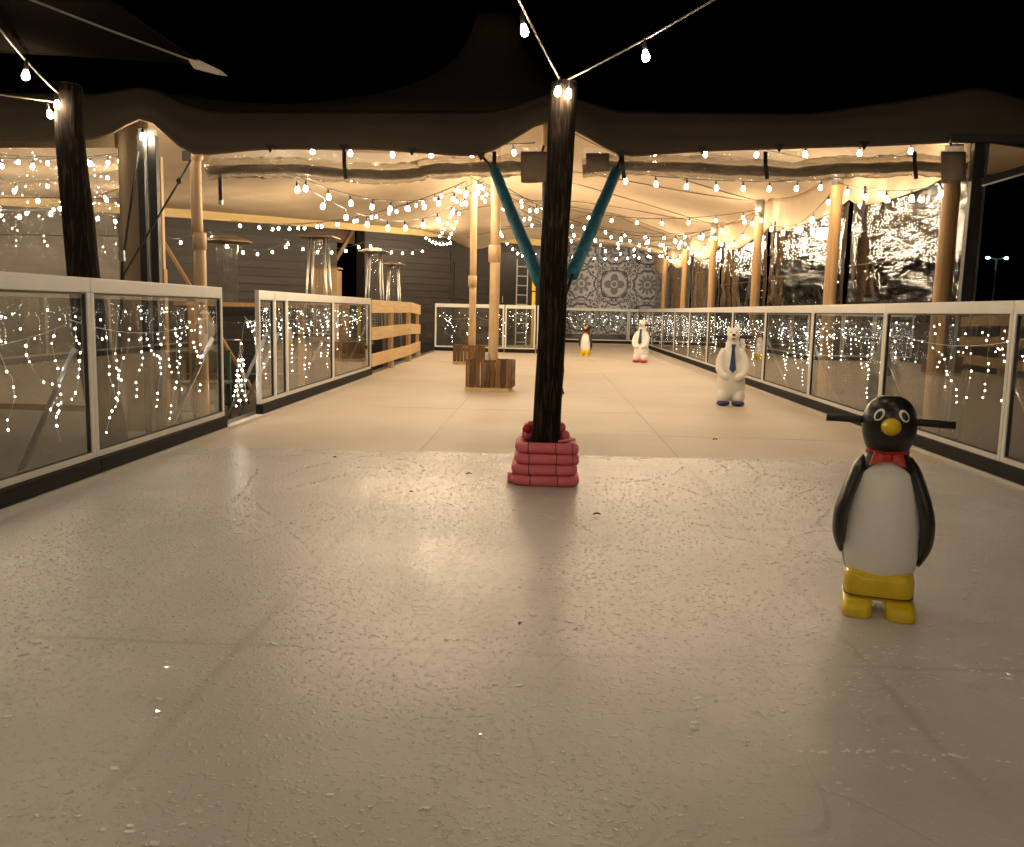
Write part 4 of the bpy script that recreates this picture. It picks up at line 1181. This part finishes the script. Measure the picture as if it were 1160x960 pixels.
# things glimpsed behind the left barrier
q = W(371, 305, 16.5)
t_ = thing('wood_cabinet', 'upright pale wooden crate standing behind the tall heater', 'cabinet', (q.x, q.y, -.16))
for k in range(5): part('board', MB().box((-.22 + k * .09, -.2, 0), (-.135 + k * .09, -.17, q.z + .16)), 'plank_wood', t_, local=True, bevel=.003)
part('body', MB().box((-.21, -.168, .02), (.22, .2, q.z + .13)), 'pine_wood', t_, local=True)
part('lid', MB().box((-.24, -.22, q.z + .161), (.24, .22, q.z + .19)), 'pine_wood', t_, local=True, bevel=.003)
a_ = W(245, 345, 11.0); b_ = W(300, 346, 11.4)
t_ = thing('handrail', 'brown wooden handrail seen through the gap in the left barrier', 'handrail', (a_.x, a_.y, -.16))
part('rail', MB().bar(a_ - Vector((.5, .1, 0)), b_ + Vector((.6, .1, 0)), .09, .05), 'pine_wood', t_, bevel=.004)
part('post', MB().box((a_.x - .35, a_.y - .02, -.16), (a_.x - .28, a_.y + .05, a_.z - .026)), 'pine_wood', t_)
part('post', MB().box((b_.x + .4, b_.y + .1, -.16), (b_.x + .47, b_.y + .16, b_.z - .026)), 'pine_wood', t_)
for k in range(5):
    p0 = a_ + Vector((-.45, .12, -.12 - k * .22)); p1 = b_ + Vector((.5, .25, -.12 - k * .22))
    part('board', MB().bar(p0, p1, .02, .205), 'clad_dark', t_)
q = G(278, 455, -.16)
t_ = thing('chair_frame', 'green metal chair frame low in the left gap', 'chair', (-3.75, 9.6, -.16))
for x in (-.2, .2):
    for y in (-.2, .2): part('leg', MB().bar((x, y, 0), (x, y, .47 if y < 0 else .8), .035, .035), 'green_paint', t_, local=True)
part('seat', MB().box((-.23, -.23, .43), (.23, .23, .465)), 'green_paint', t_, local=True, bevel=.006)
part('backrest', MB().box((-.2, .185, .6), (.2, .215, .8)), 'green_paint', t_, local=True, bevel=.006)
for z in (.15,): part('stretcher', MB().bar((-.2, -.2, z), (.2, -.2, z), .03, .03), 'green_paint', t_, local=True)

# ================================================================== SKATING AID FIGURES
def frange(a, b, n): return [a + (b - a) * i / (n - 1) for i in range(n)]


def make_penguin(label, loc, rz):
    t_ = thing('penguin_skating_aid', label, 'penguin figure', loc, 'penguin skating aids', rz)
    # body and head in one skin; local -y is the front
    prof = [(.030, .115), (.095, .118), (.118, .13), (.132, .16), (.143, .21), (.150, .27), (.152, .33), (.148, .39), (.138, .45), (.122, .51), (.104, .56), (.088, .60),
            (.079, .622), (.080, .64), (.088, .66), (.097, .69), (.1015, .725), (.1005, .755), (.094, .785), (.080, .812), (.058, .834), (.032, .846), (.006, .850)]
    zs = [p[1] for p in prof]; rs = [p[0] for p in prof]
    fine = []
    for k in range(150):
        u = k / 149 * (len(prof) - 1); i = min(len(prof) - 2, int(u)); f = u - i
        # catmull-rom
        def cr_(v): a, b, c, d = v[max(0, i - 1)], v[i], v[i + 1], v[min(len(v) - 1, i + 2)]; return .5 * (2 * b + (c - a) * f + (2 * a - 5 * b + 4 * c - d) * f * f + (3 * b - a - 3 * c + d) * f ** 3)
        fine.append((max(.004, cr_(rs)), cr_(zs)))
    seg = 180; mb = MB(); vs = []
    for r, z in fine:
        dep = .86 if z < .6 else .86 + .12 * min(1, (z - .6) / .08)
        for k in range(seg):
            th = 2 * math.pi * k / seg
            s_, c_ = math.sin(th), math.cos(th)
            bellyf = 1 + (.05 * max(0, -s_) if z < .55 else 0)
            vs.append((r * c_, r * s_ * dep * bellyf, z))
    fs = []; mi = []
    for i in range(149):
        zc = (fine[i][1] + fine[i + 1][1]) / 2
        for k in range(seg):
            th = 2 * math.pi * (k + .5) / seg; ang = abs(((th + math.pi / 2 + math.pi) % (2 * math.pi)) - math.pi)   # 0 at front
            lim = 0 if zc > .600 else min(1.25, 1.5 * math.sqrt(max(0, (.600 - zc) / .16)))
            fs.append((i * seg + k, i * seg + (k + 1) % seg, (i + 1) * seg + (k + 1) % seg, (i + 1) * seg + k)); mi.append(0 if ang < lim else 1)
    b = len(mb.v); mb.v += vs; mb.f += fs; mb.mi += mi
    mb.f.append(tuple(reversed(range(seg)))); mb.mi.append(1); mb.f.append(tuple(149 * seg + k for k in range(seg))); mb.mi.append(1)
    part('body', mb, ['white_paint', 'penguin_black'], t_, local=True, smooth=True)
    for s in (-1, 1):
        rows = []
        n = 22
        path = []
        for k in range(n + 1):
            u = k / n; z = .605 - u * .40 + (.025 if s > 0 else 0) * 0 - (.03 * u if s > 0 else 0)
            x = s * (.080 + .088 * math.sin(min(1, u * 1.25) * math.pi / 2) - .022 * max(0, u - .55) / .45 * 1.0)
            path.append((x, -.005 - .035 * math.sin(u * math.pi), z))
        rad = [.028 * (1 - .0 * u) * (min(1, u * 5 + .45)) * (1 if u < .72 else max(.25, 1 - ((u - .72) / .28) ** 2 * .8)) for u in [k / n for k in range(n + 1)]]
        w = MB().tube(path, rad, 16)
        # wider front to back than thick
        w.v = [(v[0], -.02 + (v[1] + .02) * 2.2, v[2]) for v in w.v]
        part('wing', w, 'penguin_black', t_, local=True, smooth=True)
        bl_ = 0
        e = Matrix.Rotation(s * .62, 3, 'Z')
        c_ = Vector((s * .044, -.086, .778)); rot = Matrix.Rotation(s * .42, 3, 'Z') @ Matrix.Rotation(-.30, 3, 'X') @ Matrix.Rotation(-s * .45, 3, 'Y')
        eo = part('eye', MB().ell(c_, (.0185, .007, .026), 20, 12, rot), 'white_paint', t_, local=True, smooth=True)
        part('pupil', MB().ell(c_ + Vector((s * .002, -.005, -.001)), (.0115, .006, .018), 18, 10, rot), 'penguin_black', eo, local=True, smooth=True)
        part('handle', MB().tube([(s * .085, .0, .748), (s * .105, .0, .748), (s * .235, .0, .748 + (.0 if s < 0 else -.004))], .0145, 18), 'rubber', t_, local=True, smooth=True)
    part('beak', MB().ell((0, -.098, .735), (.037, .050, .034), 24, 14), 'penguin_yellow', t_, local=True, smooth=True)
    bw = MB()
    for s in (-1, 1):
        bw.add([(0, -.088, .618), (s * .03, -.092, .630), (s * .052, -.078, .632), (s * .066, -.094, .578), (s * .026, -.106, .596), (0, -.098, .600),
                (0, -.06, .618), (s * .03, -.06, .630), (s * .052, -.05, .632), (s * .066, -.06, .578), (s * .026, -.07, .596), (0, -.06, .600)],
               [(0, 1, 2, 3, 4, 5), (11, 10, 9, 8, 7, 6)] + [(k, k + 6, (k + 1) % 6 + 6, (k + 1) % 6) for k in range(6)])
    bw.ell((0, -.098, .614), (.016, .013, .018), 12, 8)
    part('bow_tie', bw, 'red_paint', t_, local=True, bevel=.003)
    part('neck_band', MB().lathe([(.079, .622), (.0815, .626), (.0815, .634), (.079, .638)], 40, ey=.88), 'red_paint', t_, local=True, smooth=True)
    base = MB()
    pr = []
    for (hx, hy, z) in ((.110, .105, .050), (.124, .120, .054), (.130, .127, .072), (.131, .128, .125), (.127, .124, .148), (.112, .108, .160)):
        ring_ = []
        for k in range(40):
            a = 2 * math.pi * k / 40; ce, se = math.cos(a), math.sin(a); e = .42
            ring_.append((hx * math.copysign(abs(ce) ** e, ce), hy * math.copysign(abs(se) ** e, se), z))
        pr.append(ring_ + [ring_[0]])
    base.grid(pr); base.f.append(tuple(range(40))); base.mi.append(0); base.f.append(tuple(5 * 41 + k for k in range(40))); base.mi.append(0)
    bo = part('base_block', base, 'penguin_yellow', t_, local=True, smooth=True)
    sm = MB()
    sm.tube([(.1305 * math.copysign(abs(math.cos(a)) ** .42, math.cos(a)), .1275 * math.copysign(abs(math.sin(a)) ** .42, math.sin(a)), .066) for a in [2 * math.pi * k / 48 for k in range(48)]], .0022, 5, closed=True)
    part('seam', sm, 'penguin_black', bo, local=True)
    for s in (-1, 1):
        f_ = MB(); pr = []
        for (hx, y0, y1, z) in ((.053, -.205, .06, .002), (.056, -.209, .06, .007), (.056, -.207, .06, .03), (.055, -.198, .06, .044), (.049, -.16, .055, .056)):
            ring_ = []
            for k in range(28):
                a = 2 * math.pi * k / 28; ce, se = math.cos(a), math.sin(a); e = .4
                ring_.append((s * .078 + hx * math.copysign(abs(ce) ** e, ce), (y0 + y1) / 2 + (y1 - y0) / 2 * math.copysign(abs(se) ** e, se), z))
            pr.append(ring_ + [ring_[0]])
        f_.grid(pr); f_.f.append(tuple(range(28))); f_.mi.append(0); f_.f.append(tuple(4 * 29 + k for k in range(28))); f_.mi.append(0)
        part('foot', f_, 'penguin_yellow', t_, local=True, smooth=True)
    return t_


pg = make_penguin('big black and white penguin skating aid in the right foreground', (1.36, 3.50, .005), -.30)
p2 = copy_tree(pg); p2.location = (1.08, 23.75, 0); p2.rotation_euler.z = -.35
p2['label'] = 'distant penguin skating aid standing before the far tiled wall'


def remesh(mb, name, vox, mats, smooth_it=6):
    me = mb.mesh(name + '_src', mats)
    o = link(name + '_tmp', me)
    r = o.modifiers.new('r', 'REMESH'); r.mode = 'VOXEL'; r.voxel_size = vox; r.use_smooth_shade = True
    s = o.modifiers.new('s', 'SMOOTH'); s.iterations = smooth_it; s.factor = .5
    dg = bpy.context.evaluated_depsgraph_get()
    out = bpy.data.meshes.new_from_object(o.evaluated_get(dg)); out.name = name
    bpy.data.objects.remove(o); bpy.data.meshes.remove(me)
    return out


def make_bear(label, loc, rz, shoe):
    t_ = thing('bear_skating_aid', label, 'polar bear figure', loc, 'polar bear skating aids', rz)
    b = MB()
    R = Matrix.Rotation
    b.ell((0, .01, .27), (.195, .165, .22), 32, 20)          # hips
    b.ell((0, .015, .42), (.178, .150, .22), 32, 20)
    b.ell((0, .02, .58), (.140, .125, .20), 32, 20)          # chest
    b.ell((0, .02, .74), (.100, .098, .16), 28, 16)          # neck
    b.ell((0, .0, .90), (.090, .095, .098), 28, 18)          # head
    b.ell((-.008, -.088, .885), (.050, .060, .043), 22, 14)  # muzzle
    for s in (-1, 1):
        b.ell((s * .066, .015, .985), (.026, .016, .028), 14, 10)
        b.ell((s * .10, -.03, .115), (.094, .125, .115), 24, 14)        # leg
        pts = [(s * .118, .0, .68), (s * .160, -.03, .58), (s * .168, -.09, .47), (s * .135, -.145, .40), (s * .085, -.175, .375)]
        b.tube(pts, [.055, .062, .060, .052, .040], 18); b.ell(pts[0], (.055, .055, .055), 16, 10); b.ell(pts[-1], (.052, .042, .045), 16, 10)
    b.ell((0, .165, .22), (.04, .04, .04), 12, 8)
    me = remesh(b, 'body', .011, 'bear_white', 5)
    for p in me.polygons: p.use_smooth = True
    if not me.materials: me.materials.append(M['bear_white'])
    link('body', me, t_)
    part('nose', MB().ell((-.008, -.142, .908), (.026, .018, .017), 16, 10), 'penguin_black', t_, local=True, smooth=True)
    part('mouth', MB().ell((-.008, -.128, .858), (.024, .020, .013), 16, 10), 'red_paint', t_, local=True, smooth=True)
    for s in (-1, 1):
        part('eye', MB().ell((s * .036 - .004, -.083, .938), (.010, .010, .008), 12, 8), 'penguin_black', t_, local=True, smooth=True)
        part('handle', MB().tube([(s * .075, -.01, .88), (s * .26, -.01, .88)], .0205, 16), 'rubber', t_, local=True, smooth=True)
        part('shoe', MB().ell((s * .10, -.075, .034), (.092, .12, .036), 24, 12), shoe, t_, local=True, smooth=True)
    tie = MB()
    pr = [(.030, .785), (.019, .735), (.034, .56), (.044, .47), (.0, .425)]
    def yy(z): return -.078 - .062 * max(0, min(1, (.79 - z) / .3))
    L_ = [(-hw, yy(z) - .022, z) for hw, z in pr] + [(hw, yy(z) - .022, z) for hw, z in reversed(pr[:-1])]
    n = len(L_); tie.add(L_ + [(x, y + .05, z) for x, y, z in L_], [tuple(range(n)), tuple(reversed(range(n, 2 * n)))] + [(k, k + n, (k + 1) % n + n, (k + 1) % n) for k in range(n)])
    part('tie', tie, 'navy_paint', t_, local=True)
    kn = MB().ell((0, yy(.77) - .022, .765), (.030, .014, .024), 14, 8); part('tie_knot', kn, 'navy_paint', t_, local=True, smooth=True)
    return t_


br = make_bear('nearer white polar bear skating aid with blue tie and blue shoes', (2.40, 11.45, 0), -.12, 'blue_paint')
make_bear('distant white polar bear skating aid with red shoes', (2.26, 21.0, 0), -.42, 'red_paint')

for o in [o for o in COL.objects if o.name.startswith('bear_skating_aid')]: o.scale = (.93, .95, 1.0)

# ================================================================== LEAVES ON THE ICE
def leaf(px, py, s, rz, label, seed):
    p = G(px, py, .008); rg = random.Random(seed); rows = []
    n = 8
    for j in range(-2, 3):
        row = []
        for i in range(n + 1):
            u = i / n; w = s * .38 * math.sin(math.pi * min(1, u * 1.02)) ** .8
            x = (u - .5) * s * 1.6; y = w * j / 2 * (1 + .3 * rg.random()); z = .004 + s * .25 * abs(j / 2) ** 2 * rg.uniform(.6, 1.3) + s * .18 * math.sin(u * 3)
            row.append((x, y, z))
        rows.append(row)
    o = solo('dead_leaf', MB().grid(rows), 'leaf_dead', label, 'leaf', 'dead leaves on the ice', smooth=True)
    o.location = p; o.rotation_euler = (0, 0, rz); solidify(o, .0015)
leaf(676, 584, .026, .1, 'curled dark leaf on the ice right of the foam bumper', 1)
leaf(589, 708, .014, 1.2, 'tiny dark leaf on open ice left of photo centre', 2)
leaf(531, 538, .026, .3, 'flat dark leaf on the ice left of the foam bumper', 3)
leaf(379, 519, .022, -.6, 'thin dark leaf at the edge of the wet ice at left', 4)
leaf(810, 499, .030, .2, 'small dark leaf on dry floor below the nearer bear', 5)
leaf(466, 558, .014, .5, 'dark speck of leaf on the wet ice left of centre', 6)

# ================================================================== FAR STREET LAMP outside
q = W(1129, 293, 60)
t_ = thing('street_lamp', 'distant double headed street lamp in the dark at far right', 'street lamp', (q.x, 60, -.16))
part('pole', MB().tube([(q.x, 60, -.16), (q.x, 60, q.z)], [.08, .05], 8), 'grey_pipe', t_)
part('arm', MB().tube([(q.x - .55, 60, q.z + .05), (q.x, 60, q.z - .05), (q.x + .55, 60, q.z + .05)], .03, 6), 'grey_pipe', t_)
for s in (-1, 1): part('lamp_head', MB().ell((q.x + s * .6, 59.95, q.z + .03), (.14, .12, .07), 10, 6), 'street_glow', t_)
